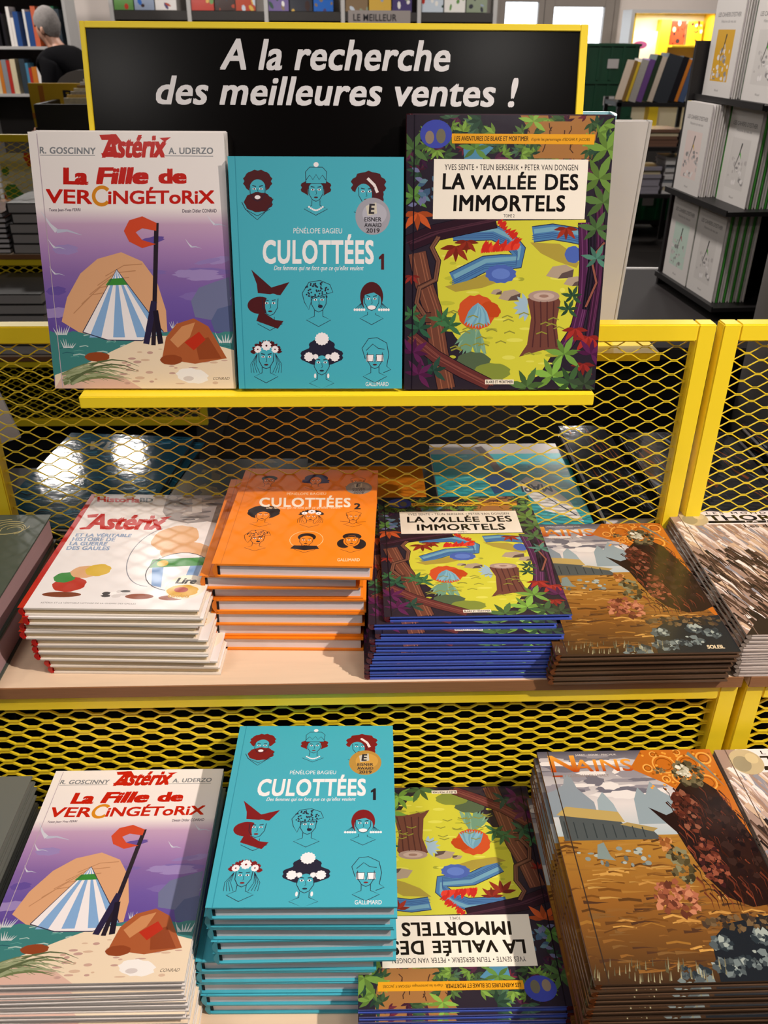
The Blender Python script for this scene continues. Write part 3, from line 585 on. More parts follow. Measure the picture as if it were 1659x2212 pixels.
def art_history():
    a = Art([(362, 50), (1010, 46), (880, 555), (75, 545)], .225, .295); a.uv = True; r = random.Random(4)
    a.rect(0, 1, 1, 0, 'ece7e8'); a.rect(0, 1, .035, 0, 'b91a12'); a.grad([(.035, 1), (1, 1), (1, .82), (.035, .82)], 'c9c2c2', 'e6e0e0'); a.uv = False; Q = a.h
    a.h = lambda x, y: (x/1000, 1-y/1310)
    # weathered grey stone head block, plain
    a.poly([(520, 0), (1000, 0), (1000, 330), (960, 380), (860, 350), (740, 380), (600, 330), (540, 230)], '9d9596')
    for i in range(26): a.ell(r.uniform(560, 980), r.uniform(20, 330), r.uniform(20, 70), r.uniform(10, 26), r.choice(['b5adac', '857d80', 'c4bcba', '767074']), 14, r.uniform(-30, 30), .1)
    a.poly([(700, 60), (760, 40), (800, 230), (740, 250)], 'c0b8b6'); a.ell(660, 120, 60, 18, '6f686c', 14); a.ell(860, 120, 60, 18, '6f686c', 14); a.ell(750, 300, 80, 14, '706a6c', 14)
    # striped round shield, sandstone block, red and green sacks (plain stand-ins)
    a.ring(660, 760, 190, 330, 6, '8a8a96', 90, 250); a.ell(700, 560, 130, 150, 'e0b184', 24, 30, .08); a.ell(800, 720, 150, 110, 'dcaa7c', 22, 0, .06)
    a.ell(800, 930, 185, 200, 'ece7ec', 36); a.poly([(640, 900), (700, 860), (740, 1100), (680, 1080)], '7fa3d4'); a.poly([(860, 850), (930, 870), (920, 1090), (850, 1120)], '7fa3d4'); a.poly([(620, 810), (980, 770), (985, 860), (618, 900)], '3c8a3a'); a.ell(690, 850, 34, 34, 'd9b23a', 20); a.ring(800, 930, 185, 200, 6, '35323c')
    a.ell(640, 1190, 80, 26, '8f4526'); a.ell(820, 1200, 70, 24, '8f4526')
    a.ell(210, 1080, 90, 70, 'b8311f', 20, 0, .1); a.ell(160, 1010, 60, 50, '3f8a42', 18, 0, .1); a.ell(260, 950, 80, 60, 'dcaa7c', 20, 0, .1); a.ell(330, 930, 70, 60, 'd9b43c', 20, 0, .1); a.ell(200, 1180, 110, 26, '7d3b20')
    for i in range(9): a.ell(r.uniform(420, 560), r.uniform(1140, 1200), r.uniform(10, 28), r.uniform(8, 16), r.choice(['f4f0f0', '4a4648', 'd6d0d0']), 12, 0, .2)
    a.ell(880, 1090, 115, 120, 'efe6d4', 30); a.ell(870, 1130, 85, 55, 'd9a93a', 22, 0, .1); a.ell(860, 1120, 40, 26, 'a8301c'); a.text('Lire', 810, 1000, 930, 1060, '1b1512', .05, .2); a.text('Gaulois', 800, 1160, 920, 1195, 'c8941e', .04, .2)
    a.text('ASTÉRIX ET LA VÉRITABLE HISTOIRE DE LA GUERRE DES GAULES', 110, 1250, 640, 1266, '6a6668')
    a.h = Q
    a.text('Historia', 388, 60, 575, 84, 'c2190e', .05, 0, 1); a.text('BD', 574, 62, 632, 82, '201a1c', .05)
    RD = 'c2190e'; a.text('Astérix', 345, 134, 700, 202, RD, .05, .4, .98); a.poly([(670, 148), (722, 140), (690, 160)], RD); a.poly([(350, 140), (400, 134), (390, 150), (352, 152)], RD); a.poly([(318, 196), (370, 190), (362, 202), (322, 203)], RD)
    BL = '8fa3c4'
    for i, (t, x0, x1) in enumerate((('ET LA VÉRITABLE', 303, 552), ('HISTOIRE DE', 290, 482), ('LA GUERRE', 280, 448), ('DES GAULES', 268, 460))): a.text(t, x0, 217+i*19.5, x1, 234+i*19.5, BL, .05, .25, 1.05)
    return a.mesh('cover_print', GLOSSP)
def art_simple(W, H, base, seed, cols, n=60, texts=(), kind='blobs'):
    a = Art([(0, 0), (1000, 0), (1000, 1000), (0, 1000)], W, H); r = random.Random(seed); a.uv = True; a.rect(0, 1, 1, 0, base); a.uv = False
    for i in range(n):
        x, y = r.uniform(0, 1000), r.uniform(0, 1000); c = r.choice(cols)
        if kind == 'waves': a.line([(x-120, y), (x-40, y-20), (x+50, y+8), (x+140, y-10)], r.uniform(6, 24), c, True)
        elif kind == 'streaks': a.line([(x, y), (x+60, y+90), (x+80, y+220)], r.uniform(10, 40), c, True)
        else: a.ell(x, y, r.uniform(30, 140), r.uniform(20, 100), c, 14, r.uniform(0, 90), .2)
    for t in texts: a.text(*t)
    return a.mesh('cover_print', GLOSSX if kind != 'blobs' else GLOSSP)

# ------------------------------------------------------------------ book construction
def book_kind(W, H, T, board, spine, pages, art, rough=.3, bt=.0024, inset=.0035, endp=False, print_gap=.00012):
    """meshes for a hardcover lying flat: x 0..W from the spine, y 0..H, z 0..T"""
    bm_ = mat('board_'+board, board, rough, noise=.05); sm = mat('spine_'+spine, spine, rough, noise=.08)
    mb = MB(); hinge = .0075
    mb.box((hinge, 0, 0), (W, H, bt)).box((hinge, 0, T-bt), (W, H, T))
    r = T/2; n = 8
    arc = [(r*.55*(1-math.cos(math.pi*(i/n-.5)))*0+(.004-.004*math.sin(math.pi*i/n)), T*i/n) for i in range(n+1)]
    inner = [(hinge, T-.0006), (hinge, T-bt), (.0062, T-bt-.0004), (.0056, bt+.0004), (hinge, bt), (hinge, .0006)]
    pts = [(x, z) for x, z in arc]+[(.0055, T-.0001), (.0066, T-.0009)]+inner+[(.0066, .0009), (.0055, .0001)]
    k = len(mb.v); mb.prism([(x, z) for x, z in pts], 0, H, 'y', 1)
    cov = mb.mesh('case_cover', [bm_, sm])
    pm = MB().box((.0065, inset, bt), (W-inset, H-inset, T-bt)).mesh('page_block', pages)
    d = {'cover': cov, 'pages': pm, 'W': W, 'H': H, 'T': T, 'art': art, 'gap': print_gap}
    if endp: d['endp'] = MB().box((.0058, inset-.0006, bt), (.009, H-inset+.0006, T-bt)).mesh('endpaper', ENDP)
    return d
def put_book(K, Mx, label, group, art=True, cat='book'):
    o = add('comic_album' if K['T'] < .016 else 'hardcover_book', None, label=label, cat=cat, group=group); o.matrix_world = Mx
    add('case_cover', K['cover'], o); add('page_block', K['pages'], o)
    if 'endp' in K: add('endpaper', K['endp'], o)
    if art and K['art']: add('cover_print', K['art'] if art is True else art, o, loc=(0, 0, K['T']+K['gap']))
    return o
def flat(x, y, z, rz, K, flip=False):
    m = Matrix.Translation((x, y, z)) @ Matrix.Rotation(R(rz), 4, 'Z')
    if flip: m = m @ Matrix.Translation((K['W'], K['H'], 0)) @ Matrix.Rotation(math.pi, 4, 'Z')
    return m
def from_px(bl, br, z):
    a, b = pz(*bl, z), pz(*br, z); return a.x, a.y, math.degrees(math.atan2(b.y-a.y, b.x-a.x))
def stack(K, n, zbase, top, jit, desc, place, group, flip=False, arts=None, tops=None):
    """top=(x, y, rz) of the uppermost book; jit[i] offsets (dx, dy, drz) from the top down"""
    x, y, rz = top; r = random.Random(len(desc)*7+n)
    for i in range(n):
        if i < len(jit): dx, dy, dr = jit[i]
        else: dx, dy, dr = jit[-1][0]+r.uniform(-.0022, .0022), jit[-1][1]+r.uniform(-.0015, .0015), jit[-1][2]+r.uniform(-.5, .5)
        z = zbase+(n-1-i)*(K['T']+.0002)+.0002
        if i == 0: lab = f'{desc}, topmost of its stack {place}'
        elif i == n-1: lab = f'{desc}, lowest of its stack {place}'
        else: lab = f'{desc}, {ORD[i]} from top {place}'
        put_book(K, flat(x+dx, y+dy, z, rz+dr, K, flip), lab, group)
def stand(K, bl, lean, rz, back, label, group, art=True):
    """leaning upright book whose front-cover bottom-left corner is bl, 'back' metres behind it"""
    m = Matrix.Rotation(R(rz), 4, 'Z') @ Matrix.Rotation(R(90-lean), 4, 'X')
    p = Vector(bl)+m.to_3x3() @ Vector((0, 0, -K['T']-back)); p.z = bl[2]+.0004+max(0, 0)
    m.translation = p; return put_book(K, m, label, group, art)

K_SEA = book_kind(.225, .295, .0091, 'ece6e4', 'e8e2e2', CREAM, art_sea(), .25)
K_TQ = book_kind(.203, .268, .0203, '43abc0', '3ba3ba', PAGES, art_turq('silver', '4a0f16'), .45, endp=True)
TQ_LOW = art_turq('gold', '7a1218')
K_OR = book_kind(.203, .268, .0206, 'f08412', 'e67a0c', PAGES, art_orange(), .45, endp=True)
K_JG = book_kind(.24, .315, .0085, '4a5fc0', '5a1a22', mat('bluish_pages', '3b3f86', .7, noise=.2), art_jungle(), .25)
K_DW = book_kind(.235, .32, .0091, '5a4434', '6a3a1c', mat('umber_pages', 'b08a62', .7, noise=.5, nscale=30, stretch=(1, .2, 40)), art_dwarf(), .2)
K_FU = book_kind(.235, .315, .0069, 'cfc4c0', '8b8078', PAGES, art_fur(), .25)
K_HI = book_kind(.225, .295, .012, 'e9e0d6', 'b91a12', CREAM, art_history(), .2)

# middle shelf
ZS = ZM+.0002
stack(K_HI, 9, ZS, (*from_px((37, 1313), (440, 1318), ZS+9*.0122),), [(0, 0, 0), (.004, -.003, .4), (-.004, .001, -.6), (-.006, 0, .4), (.006, .001, .3), (.004, .002, .2), (.004, .003, -.3), (.014, .004, .3), (.016, .006, .2)], 'white comic album with red spine', 'beside the orange hardcovers', 'white albums with red spines')
xo = from_px((457, 1218), (804, 1224), ZS+7*.0208)
stack(K_OR, 7, ZS, xo, [(0, 0, 0), (-.018, .004, 1.6), (-.012, .012, 1.5), (-.008, .01, 1.6), (-.01, .01, 1.2), (-.012, .013, 1.4), (-.012, .01, 1.0)], 'orange hardcover with drawn heads', 'on the middle shelf', 'orange hardcovers')
xj = from_px((830, 1333), (1238, 1327), ZS+10*.0087)
stack(K_JG, 10, ZS, (xj[0], xj[1], xj[2]), [(0, 0, 0), (-.02, -.004, -.6), (-.012, -.012, -1.4), (-.019, -.012, -.9), (-.018, -.016, -.8), (-.021, -.018, -.6), (-.023, -.018, -.5), (-.026, -.019, -.4), (-.026, -.017, -.5), (-.026, -.018, -.6)], 'jungle-cover album with blue edges', 'on the middle shelf', 'jungle albums on the middle shelf')
xd = from_px((1196, 1422), (1599, 1414), ZS+6*.0093)
stack(K_DW, 6, ZS, (xd[0]+.004, xd[1]+.006, 0.3), [(0, 0, 0), (-.001, .002, 0), (-.002, .006, 0), (-.003, .006, .1), (-.004, .008, 0), (-.003, .008, 0)], 'brown rocky-landscape album', 'on the middle shelf', 'landscape albums on the middle shelf')
stack(K_FU, 10, ZS, (.489, .838, 0), [(0, 0, 0), (-.001, .001, .1), (-.003, .002, 0)], 'brown and white fur-patterned album', 'on the middle shelf', 'fur-patterned albums on the middle shelf')
# lower shelf
ZS2 = ZL+.0002
stack(K_SEA, 15, ZS2, (-.413, .537, -.4), [(0, 0, 0), (-.002, .002, 0), (-.003, .0, .2)], 'white and purple seaside album', 'on the lower shelf', 'seaside albums on the lower shelf')
art_keep = K_TQ['art']; K_TQ['art'] = TQ_LOW
xb = from_px((443, 1961), (854, 1959), ZS2+10*.0205)
stack(K_TQ, 10, ZS2, xb, [(0, 0, 0), (-.004, .004, -.3), (-.003, .004, -.4), (0, .002, .8), (0, .002, .8), (-.022, .006, .3), (-.024, .006, .2), (-.026, .006, 0), (-.022, .004, 0), (-.02, .006, 0)], 'turquoise hardcover with drawn heads', 'on the lower shelf', 'turquoise hardcovers on the lower shelf')
K_TQ['art'] = art_keep
stack(K_JG, 8, ZS2, (-.006, .541, -.6), [(0, 0, 0), (.001, -.003, .1), (0, -.004, -.1)], 'upside-down jungle album with blue edges', 'on the lower shelf', 'jungle albums on the lower shelf', flip=True)
stack(K_DW, 18, ZS2, (.236, .503, -.1), [(0, 0, 0), (-.003, -.002, .2), (-.004, -.003, -.2)], 'brown rocky-landscape album', 'on the lower shelf', 'landscape albums on the lower shelf')
stack(K_FU, 24, ZS2, (.4755, .503, 0), [(0, 0, 0), (.0, .001, .0), (.001, .0, .0)], 'brown and white fur-patterned album', 'on the lower shelf', 'fur-patterned albums on the lower shelf')
# left edge piles
K_GR = book_kind(.235, .3, .046, '47514a', '3a443e', PINK, art_simple(.235, .3, '4a554c', 2, ['49544b', '505a50'], 20, [], 'blobs'), .5)
a_ = Art([(0, 0), (1000, 0), (1000, 1000), (0, 1000)], .235, .3); a_.uv = True; a_.rect(0, 1, 1, 0, '48524a'); a_.uv = False
for q in range(6): a_.ring(760+q*14, 110+q*9, 150-q*20, 80-q*9, 5, 'b5a873', q*40, q*40+230)
a_.line([(700, 620), (800, 600), (900, 640)], 20, '7a5a3e', True)
K_GR['art'] = a_.mesh('cover_print', SATINP)
stack(K_GR, 2, ZS, (-.7, .826, 0), [(0, 0, 0), (.001, -.003, .3)], 'thick green book with gold scrolls', 'at the left edge', 'thick green books')
K_GY = book_kind(.235, .31, .0123, '6a6d68', '55584f', mat('grey_page_edges', '8d8686', .8, noise=.2, nscale=40, stretch=(.3, .3, 90)), None, .5)
stack(K_GY, 12, ZS2, (-.671, .505, -.2), [(0, 0, 0), (.002, .001, .2), (-.002, 0, -.2)], 'grey-green book', 'at the lower left edge', 'grey-green books')

# ------------------------------------------------------------------ sign holder with ledge
LEAN = 12
hold = add('sign_holder', None, loc=(-.02, 1.0, 1.2), label='black bestseller sign in yellow frame with ledge for standing albums', cat='sign')
def hbox(name, a, b, m, bevel=.001, par=hold):
    o = hold.location; return box(name, tuple(a[i]-o[i] for i in range(3)), tuple(b[i]-o[i] for i in range(3)), m, par, bevel)
hbox('ledge', (-.343, .985, 1.191), (.297, 1.134, 1.2065), YELLOW)
SN = Vector((0, -math.cos(R(LEAN)), math.sin(R(LEAN)))); SO = Vector((0, 1.035, 1.2085))
sg = add('sign_panel', None, hold, loc=SO-hold.location, rot=(R(90-LEAN), 0, 0))
SM = Matrix.Translation(SO) @ Matrix.Rotation(R(90-LEAN), 4, 'X'); SI = SM.inverted()
tl, tr = SI @ pp(170, 45, SO, SN), SI @ pp(1272, 52, SO, SN)
X0, X1, HT = tl.x, tr.x, (tl.y+tr.y)/2
bpy.data.objects.remove(sg)
sg = add('sign_panel', MB().box((X0+.006, 0, -.008), (X1-.006, HT-.007, -.003)).mesh('sign_panel', BLACK), hold, loc=SO-hold.location, rot=(R(90-LEAN), 0, 0))
fr = MB().box((X0, 0, -.012), (X0+.006, HT, 0)).box((X1-.009, 0, -.012), (X1, HT, 0)).box((X0+.006, HT-.007, -.012), (X1-.009, HT, 0)).mesh('sign_frame', YELLOW, .0006)
add('sign_frame', fr, hold, loc=SO-hold.location, rot=(R(90-LEAN), 0, 0))
WHITEV = mat('white_vinyl', 'e6e3e6', .5, noise=.03)
def sign_text(t, box_, bold, shear, space, dy=0):
    vs, f0, wd = text_mesh(t, 0, shear, space); x0, y0, x1, y1 = box_; pts = []; fs = []; k, ky = bold/wd, bold
    for j, (ox, oy) in enumerate(((-1, -1), (1, -1), (-1, 1), (1, 1), (0, 0))):
        fs += [tuple(i+len(pts) for i in f) for f in f0]
        for a, b in vs:
            a2, b2 = a*(1-2*k)+k+ox*k, b*(1-2*ky)+ky+oy*ky
            p = SI @ pp(x0+(x1-x0)*a2, y1+(y0-y1)*b2+dy*a2, SO+SN*-.0028, SN); pts.append((p.x, p.y, -.0027+j*1e-5))
    me = bpy.data.meshes.new('lettering'); me.from_pydata(pts, [], fs); me.materials.append(WHITEV)
    add('lettering', me, sg)
sign_text('A la recherche', (475, 83, 973, 151), .022, .22, 1.03, 4)
sign_text('des meilleures ventes !', (337, 162, 1120, 226), .022, .22, 1.03, 6)
hbox('bracket', (-.28, 1.128, 1.2065), (-.26, 1.137, 1.25), YELLOW); hbox('bracket', (.22, 1.128, 1.2065), (.24, 1.137, 1.25), YELLOW)
ZB = 1.2070
GS = 'albums standing against the black sign'
def stand_px(K, bl, lean, rz, backs, labels):
    p = pz(*bl, ZB); base = Vector((p.x, p.y, ZB))
    for b, l in zip(backs, labels): stand(K, base, lean, rz, b, l, GS, art=(b == 0))
stand_px(K_SEA, (120, 843), 13, -1.0, (0, .0093, .0186), ('white and purple seaside album standing at the left of the ledge', 'seaside album standing second, just behind the front one on the ledge', 'seaside album standing rearmost, against the black sign'))
stand_px(K_TQ, (517, 847), 12, -.7, (0,), ('turquoise hardcover with drawn heads standing in the middle of the ledge',))
K_JS = book_kind(.24, .315, .0085, '3a2430', '4a1a22', PAGES, K_JG['art'], .25)
stand_px(K_JS, (873, 845), 12.3, -.8, (0, .0087, .0174), ('jungle-cover album standing at the right of the ledge', 'jungle album standing second, just behind the front one on the ledge', 'jungle album standing rearmost, against the black sign'))
# rear of the sign: pale albums leaning the other way
K_PA = book_kind(.23, .305, .012, 'd6d2d0', 'c9c6c4', PAGES, None, .3)
K_PB = book_kind(.22, .31, .03, '8fc3cf', '86bac6', PAGES, None, .25)
e_ = add('rear_ledge', MB().box((-.3, -.05, 0), (.3, .05, .012)).mesh('rear_ledge', YELLOW, .001), loc=(.14, 1.215, 1.185), label='yellow ledge behind the black sign carrying pale albums', cat='ledge')
def back_stand(K, xr, y, lean, label):
    m = Matrix.Rotation(math.pi, 4, 'Z') @ Matrix.Rotation(R(90-lean), 4, 'X'); m.translation = Vector((xr, y, 1.1975))
    put_book(K, m, label, 'albums behind the sign', False)
back_stand(K_PA, .385, 1.215, 6, 'white album standing behind the right end of the sign')
back_stand(K_PB, .345, 1.235, 6, 'pale blue thick book standing behind the white album')

# ------------------------------------------------------------------ books lying on the rear shelf, seen through the mesh
def rear(W, H, T, n, x, y, rz, board, art, desc, where):
    K = book_kind(W, H, T, board, board, PAGES, art, .12)
    stack(K, n, ZS, (x, y, rz), [(0, 0, 0), (.006, .01, -2.2), (.002, .004, .5)], desc, where, 'books on the rear shelf', flip=True)
rear(.25, .36, .011, 3, -.607, 1.2, -6, '17303c', art_simple(.25, .36, '1d4a5e', 5, ['24576e', '163a4a', '2d6f8c', '8fb3c4', '10242e', '3a86a6'], 70, [('AVATA', 300, 800, 780, 900, 'b8b0a0', .05)], 'waves'), 'glossy blue sea-toned album', 'behind the mesh at left')
rear(.24, .28, .01, 2, -.335, 1.18, 0, '241d16', art_simple(.24, .28, '2b2a26', 6, ['3a3026', '54452c', '1c1c1c', '6b5a36', '22343a'], 60, [('PIERRE BOISSERIE', 250, 30, 750, 60, 'c9c5c0', .02)]), 'dark olive album', 'behind the mesh at centre')
rear(.21, .245, .02, 1, -.09, 1.18, 0, '8a4d16', art_simple(.21, .245, 'd07a1e', 8, ['b9691a', 'e08a2a', '7a3a14'], 9, [], 'streaks'), 'orange book with brown streaks', 'behind the mesh at centre')
boat = Art([(0, 0), (1000, 0), (1000, 1000), (0, 1000)], .25, .325); boat.uv = True; boat.rect(0, 1, 1, 0, '2fa7b4'); boat.uv = False
rb = random.Random(2)
for i in range(60): x, y = rb.uniform(0, 1000), rb.uniform(0, 1000); boat.line([(x-90, y), (x, y-14), (x+90, y+6)], rb.uniform(8, 26), rb.choice(['3dbcc6', '1f8d9e', '66cdd2']), True)
boat.rect(0, 860, 1000, 1000, 'b9b4b4'); boat.poly([(60, 60), (300, 180), (420, 480), (330, 560), (180, 440), (90, 260)], 'ece8e6'); boat.line([(90, 120), (380, 500)], 10, '25304a'); boat.text('MAPI', 180, 380, 400, 470, '25304a', .03)
boat.poly([(420, 420), (600, 360), (640, 560), (520, 660), (430, 600)], '1f4a86'); boat.line([(520, 640), (560, 800), (620, 960)], 60, '6a4a3a'); boat.rect(820, 60, 940, 130, 'ece8e6')
rear(.25, .325, .012, 2, .14, 1.186, 0, 'd0cccb', boat.mesh('cover_print', GLOSSP), 'turquoise album with white boat', 'behind the mesh at right')
dk = art_simple(.22, .37, '2a2b30', 10, ['3c3e46', '1a1a1e', '6d7480', '8a4a28', '15161a', '4a4e58'], 80, [], 'streaks')
rear(.09, .37, .02, 2, .405, 1.19, 0, '0d0c0e', art_simple(.09, .37, '202126', 12, ['33353c', '15161a', '6d7480', '8a4a28'], 50, [], 'streaks'), 'narrow black glossy book', 'behind the right post')
rear(.22, .37, .012, 2, .53, 1.19, 0, '0d0c0e', dk, 'black and silver album', 'behind the right post')
rear(.22, .37, .014, 3, .78, 1.19, 0, '0d0c0e', art_simple(.22, .37, '23252a', 13, ['33353c', '15161a', '8a4a28', '70381c', '6d7480'], 60, [], 'streaks'), 'black album with rust streaks', 'behind the mesh of the right stand')
mg = add('magazine', None, label='red and white magazine seen through the mesh beside the left post', cat='magazine', loc=(-.745, 1.56, ZS), rot=(0, R(-12), R(15)))
box('leaves', (0, 0, 0), (.07, .012, .2), mat('white_paper', 'cfc6c6', .6, noise=.2, nscale=20), mg)
box('red_band', (.0, -.0006, .11), (.07, .0, .2), mat('red_print', '9c1f1c', .5, noise=.2), mg)

# ================================================================== the shop behind
UNITB = MB().box((0, 0, 0), (1, 1, .06)).box((0, 0, .94), (1, 1, 1)).box((0, 0, .06), (.04, 1, .94)).box((.04, .02, .06), (.97, .98, .94), 1)
UNITB = UNITB.mesh('small_book', [OBJC, PAGES])
PAL = ['b5322a', '2c4f8c', 'd8c9a8', '2f6b4f', '1d1b20', 'e6e2e0', 'c9772c', '6d4a86', '8a8d93', 'd9b53a', '4d87a8', '7a2f3a', 'efe9e4', 'a8a29c', '35404a', 'd46a4a']
CN = {'b5322a': 'red', '2c4f8c': 'blue', 'd8c9a8': 'cream', '2f6b4f': 'green', '1d1b20': 'black', 'e6e2e0': 'white', 'c9772c': 'orange', '6d4a86': 'violet', '8a8d93': 'grey', 'd9b53a': 'yellow', '4d87a8': 'light blue', '7a2f3a': 'maroon', 'efe9e4': 'off-white', 'a8a29c': 'light grey', '35404a': 'slate', 'd46a4a': 'coral'}
def small_book(mx, size, c, label, group):
    """size = (width from spine, height, thickness); mx places the spine/foot corner"""
    o = add('spine_out_book' if 'spine' in label else 'shelved_book', UNITB, label=label, cat='book', group=group); o.color = (*lin(c), 1)
    o.matrix_world = mx @ Matrix.Diagonal((*size, 1)); return o
TR = Matrix.Translation
def upright_spine_out(x, y, z, size, tilt=0):       # spine towards -Y, thickness along +X
    return TR((x, y, z)) @ Matrix.Rotation(R(tilt), 4, 'Y') @ Matrix(((0, 0, 1, 0), (1, 0, 0, 0), (0, 1, 0, 0), (0, 0, 0, 1)))
STEEL = mat('pale_grey_steel', 'b9b6b4', .45, noise=.08); DKSHELF = mat('dark_grey_shelf', '35312f', .5, noise=.15)

# bookcases along the left, behind the shopper
def bookcase(x0, x1, y, zs, label, tag_, seed, depth=.3):
    e = add('bookcase', None, loc=(x0, y, 0), label=label, cat='bookcase', group='steel bookcases'); W = x1-x0; r = random.Random(seed)
    for sx in (0, W-.03): box('upright', (sx, 0, 0), (sx+.03, depth, 2.3), STEEL, e, .002)
    box('back_panel', (.03, depth-.01, .05), (W-.03, depth, 2.28), DKSHELF, e)
    for z in zs: box('shelf_board', (.03, .0, z-.025), (W-.03, depth-.01, z), STEEL, e, .002)
    for k, z in enumerate(zs):
        x = .035; i = 0
        while x < W-.1 and i < 23:
            t = r.uniform(.018, .05); h = r.uniform(.2, .31); c = r.choice(PAL); w = r.uniform(.15, .2)
            small_book(upright_spine_out(x0+x, y+.012, z+.001, None), (w, h, t), c, f'{CN[c]} spine, {ORD[i]} from left, {ORD[k]} shelf down, {tag_}', 'spine-out books on the steel bookcases')
            x += t+.002+(r.uniform(.02, .07) if r.random() < .12 else 0); i += 1
ZB_ = [1.86, 1.46, 1.08]
bookcase(-3.42, -2.52, 8.7, ZB_, 'pale steel bookcase right behind the shopper', 'shopper’s bookcase', 21)
bookcase(-4.4, -3.44, 8.55, [1.84, 1.44, 1.06], 'pale steel bookcase at the far left edge', 'far-left bookcase', 22)
# far wall: face-out comics
def wall_rack(x0, x1, y, zs):
    e = add('wall_rack', None, loc=(x0, y, 0), label='long wall rack of face-out comics above the black sign', cat='shelf'); W = x1-x0
    box('back_panel', (0, .17, .1), (W, .18, 2.3), mat('rack_back', '8d8680', .7, noise=.1), e)
    for i in range(6): box('upright', (i*(W-.04)/5, .0, 0), (i*(W-.04)/5+.04, .17, 2.3), STEEL, e, .002)
    for z in zs:
        for i in range(5): box('shelf_board', (i*(W-.04)/5+.042, .01, z-.08), ((i+1)*(W-.04)/5-.002, .165, z), DKSHELF, e)
wall_rack(-2.45, 1.46, 9.95, [1.765, 1.3])
COMB = ['5f8a4a', '8f9ab0', 'd9d3d0', 'b03426', '3c2b28', 'a8442e', '6b5a8c', '33343c', '2c5fae', '7f6a52', 'c8a24a', '4a3f6a', 'b9c2cc', 'dcd8d2', '86907a', '2f4a3c']
x = -2.40; i = 0; r = random.Random(31); pitch = (3.91-.04)/5
while x < 1.2:
    wd = r.uniform(.19, .24)
    for kk in range(6):
        ux = -2.45+kk*pitch
        if x < ux+.045 and x+wd > ux-.004: x = ux+.046
    K = book_kind(wd, .3, .012, COMB[i % 16], COMB[i % 16], PAGES, art_simple(wd, .3, COMB[i % 16], 100+i, [COMB[(i+3) % 16], COMB[(i+7) % 16], COMB[(i*5+1) % 16]], 9), .3)
    m = Matrix.Rotation(R(84), 4, 'X'); m.translation = Vector((x, 9.975, 1.768))
    put_book(K, m, f'face-out comic, {ORD[i]} from left on the far wall rack', 'face-out comics on the far wall')
    x += wd+.012; i += 1
p0, p1 = py(752, 22, 9.7), py(887, 22, 9.7)
e = add('shelf_sign', None, loc=(p0.x, 9.7, 1.36), label='grey shelf sign with dark capitals behind the top of the black sign', cat='sign'); W = p1.x-p0.x; top = p0.z-1.36
box('plate', (0, 0, 0), (W, .012, top), mat('taupe_plate', '8d8480', .6, noise=.06), e)
box('post', (W*.45, .012, -1.36), (W*.55, .03, top*.6), DKMETAL, e)
vs, fs, _ = text_mesh('LE MEILLEUR', .02, 0, 1.05); a0, a1 = py(763, 30, 9.69), py(857, 46, 9.69)
me = bpy.data.meshes.new('lettering'); me.from_pydata([(a0.x-p0.x+(a1.x-a0.x)*a, -.001, a1.z-1.36+(a0.z-a1.z)*b) for a, b in vs], [], fs); me.materials.append(ENDP); add('lettering', me, e)

# comic browser bin (yellow with a black trough)
bx0, bz = py(66, 182, 4.7).x, py(66, 182, 4.7).z
e = add('browser_bin', None, loc=(bx0-.05, 4.7, 0), label='yellow comic browser bin with black trough left of the sign', cat='display bin')
box('yellow_panel', (0, .1, .1), (.75, .125, bz), mat('ochre_panel', 'c79f1c', .5, noise=.08), e, .002)
tz = py(110, 222, 4.55).z
mb = MB().box((.13, -.25, tz-.42), (.74, -.23, tz)).box((.13, -.23, tz-.42), (.15, .1, tz)).box((.72, -.23, tz-.42), (.74, .1, tz)).box((.15, -.23, tz-.42), (.72, .1, tz-.4))
add('trough', mb.mesh('trough', DKMETAL, .002), e)
for sx in (.02, .68): box('leg', (sx, .05, 0), (sx+.05, .1, bz-.2), DKMETAL, e)
box('mark', (.05, .0985, bz-.14), (.075, .1, bz-.01), mat('orange_mark', 'b06a1e', .5), e, label='orange angular mark'); box('mark', (.0, .0985, bz-.16), (.075, .1, bz-.135), mat('orange_mark', 'b06a1e', .5), e)
vs, fs, _ = text_mesh('BANDES', .02, 0, 1.1); me = bpy.data.meshes.new('lettering'); me.from_pydata([(.17+.42*a, .0985, bz-.075+.045*b) for a, b in vs], [], fs); me.materials.append(ENDP); add('lettering', me, e)
for k in range(7):
    c = ['d8c9a8', 'c9a860', 'a8a29c', 'd8c9a8', '8a6a3c', 'e6e2e0', 'd8c9a8'][k]
    m = TR((bx0+.2+.008*k, 4.55+k*.034, tz-.398)) @ Matrix.Rotation(R(90), 4, 'X')
    small_book(m, (.46, .42+.012*k, .016), c, f'cream-edged comic in the black trough, {ORD[k]} from front', 'comics in the browser bin')
# grey chair behind the bin
cp = py(178, 150, 6.2); e = add('chair', None, loc=(cp.x, 6.2, 0), label='grey rounded chair back showing beside the sign edge', cat='chair'); GREYC = mat('grey_plastic', '6f6a68', .5, noise=.05)
zt = cp.z; pts = [(-.2, zt-.42), (.2, zt-.42), (.2, zt-.14)]+[(.2*math.cos(R(t))*1, zt-.14+.14*math.sin(R(t))) for t in range(0, 181, 20)]
add('backrest', MB().prism(pts, 0, .03).mesh('backrest', GREYC, .004), e); add('seat', MB().prism([(-.22, .02), (.22, .02), (.2, .4), (-.2, .4)], zt-.5, zt-.46, 'z').mesh('seat', GREYC), e)
for sx in (-.18, .18):
    for sy in (.04, .36): box('leg', (sx-.012, sy-.012, 0), (sx+.012, sy+.012, zt-.5), STEEL, e)
    box('back_post', (sx-.01, .03, zt-.46), (sx+.01, .05, zt-.3), STEEL, e)

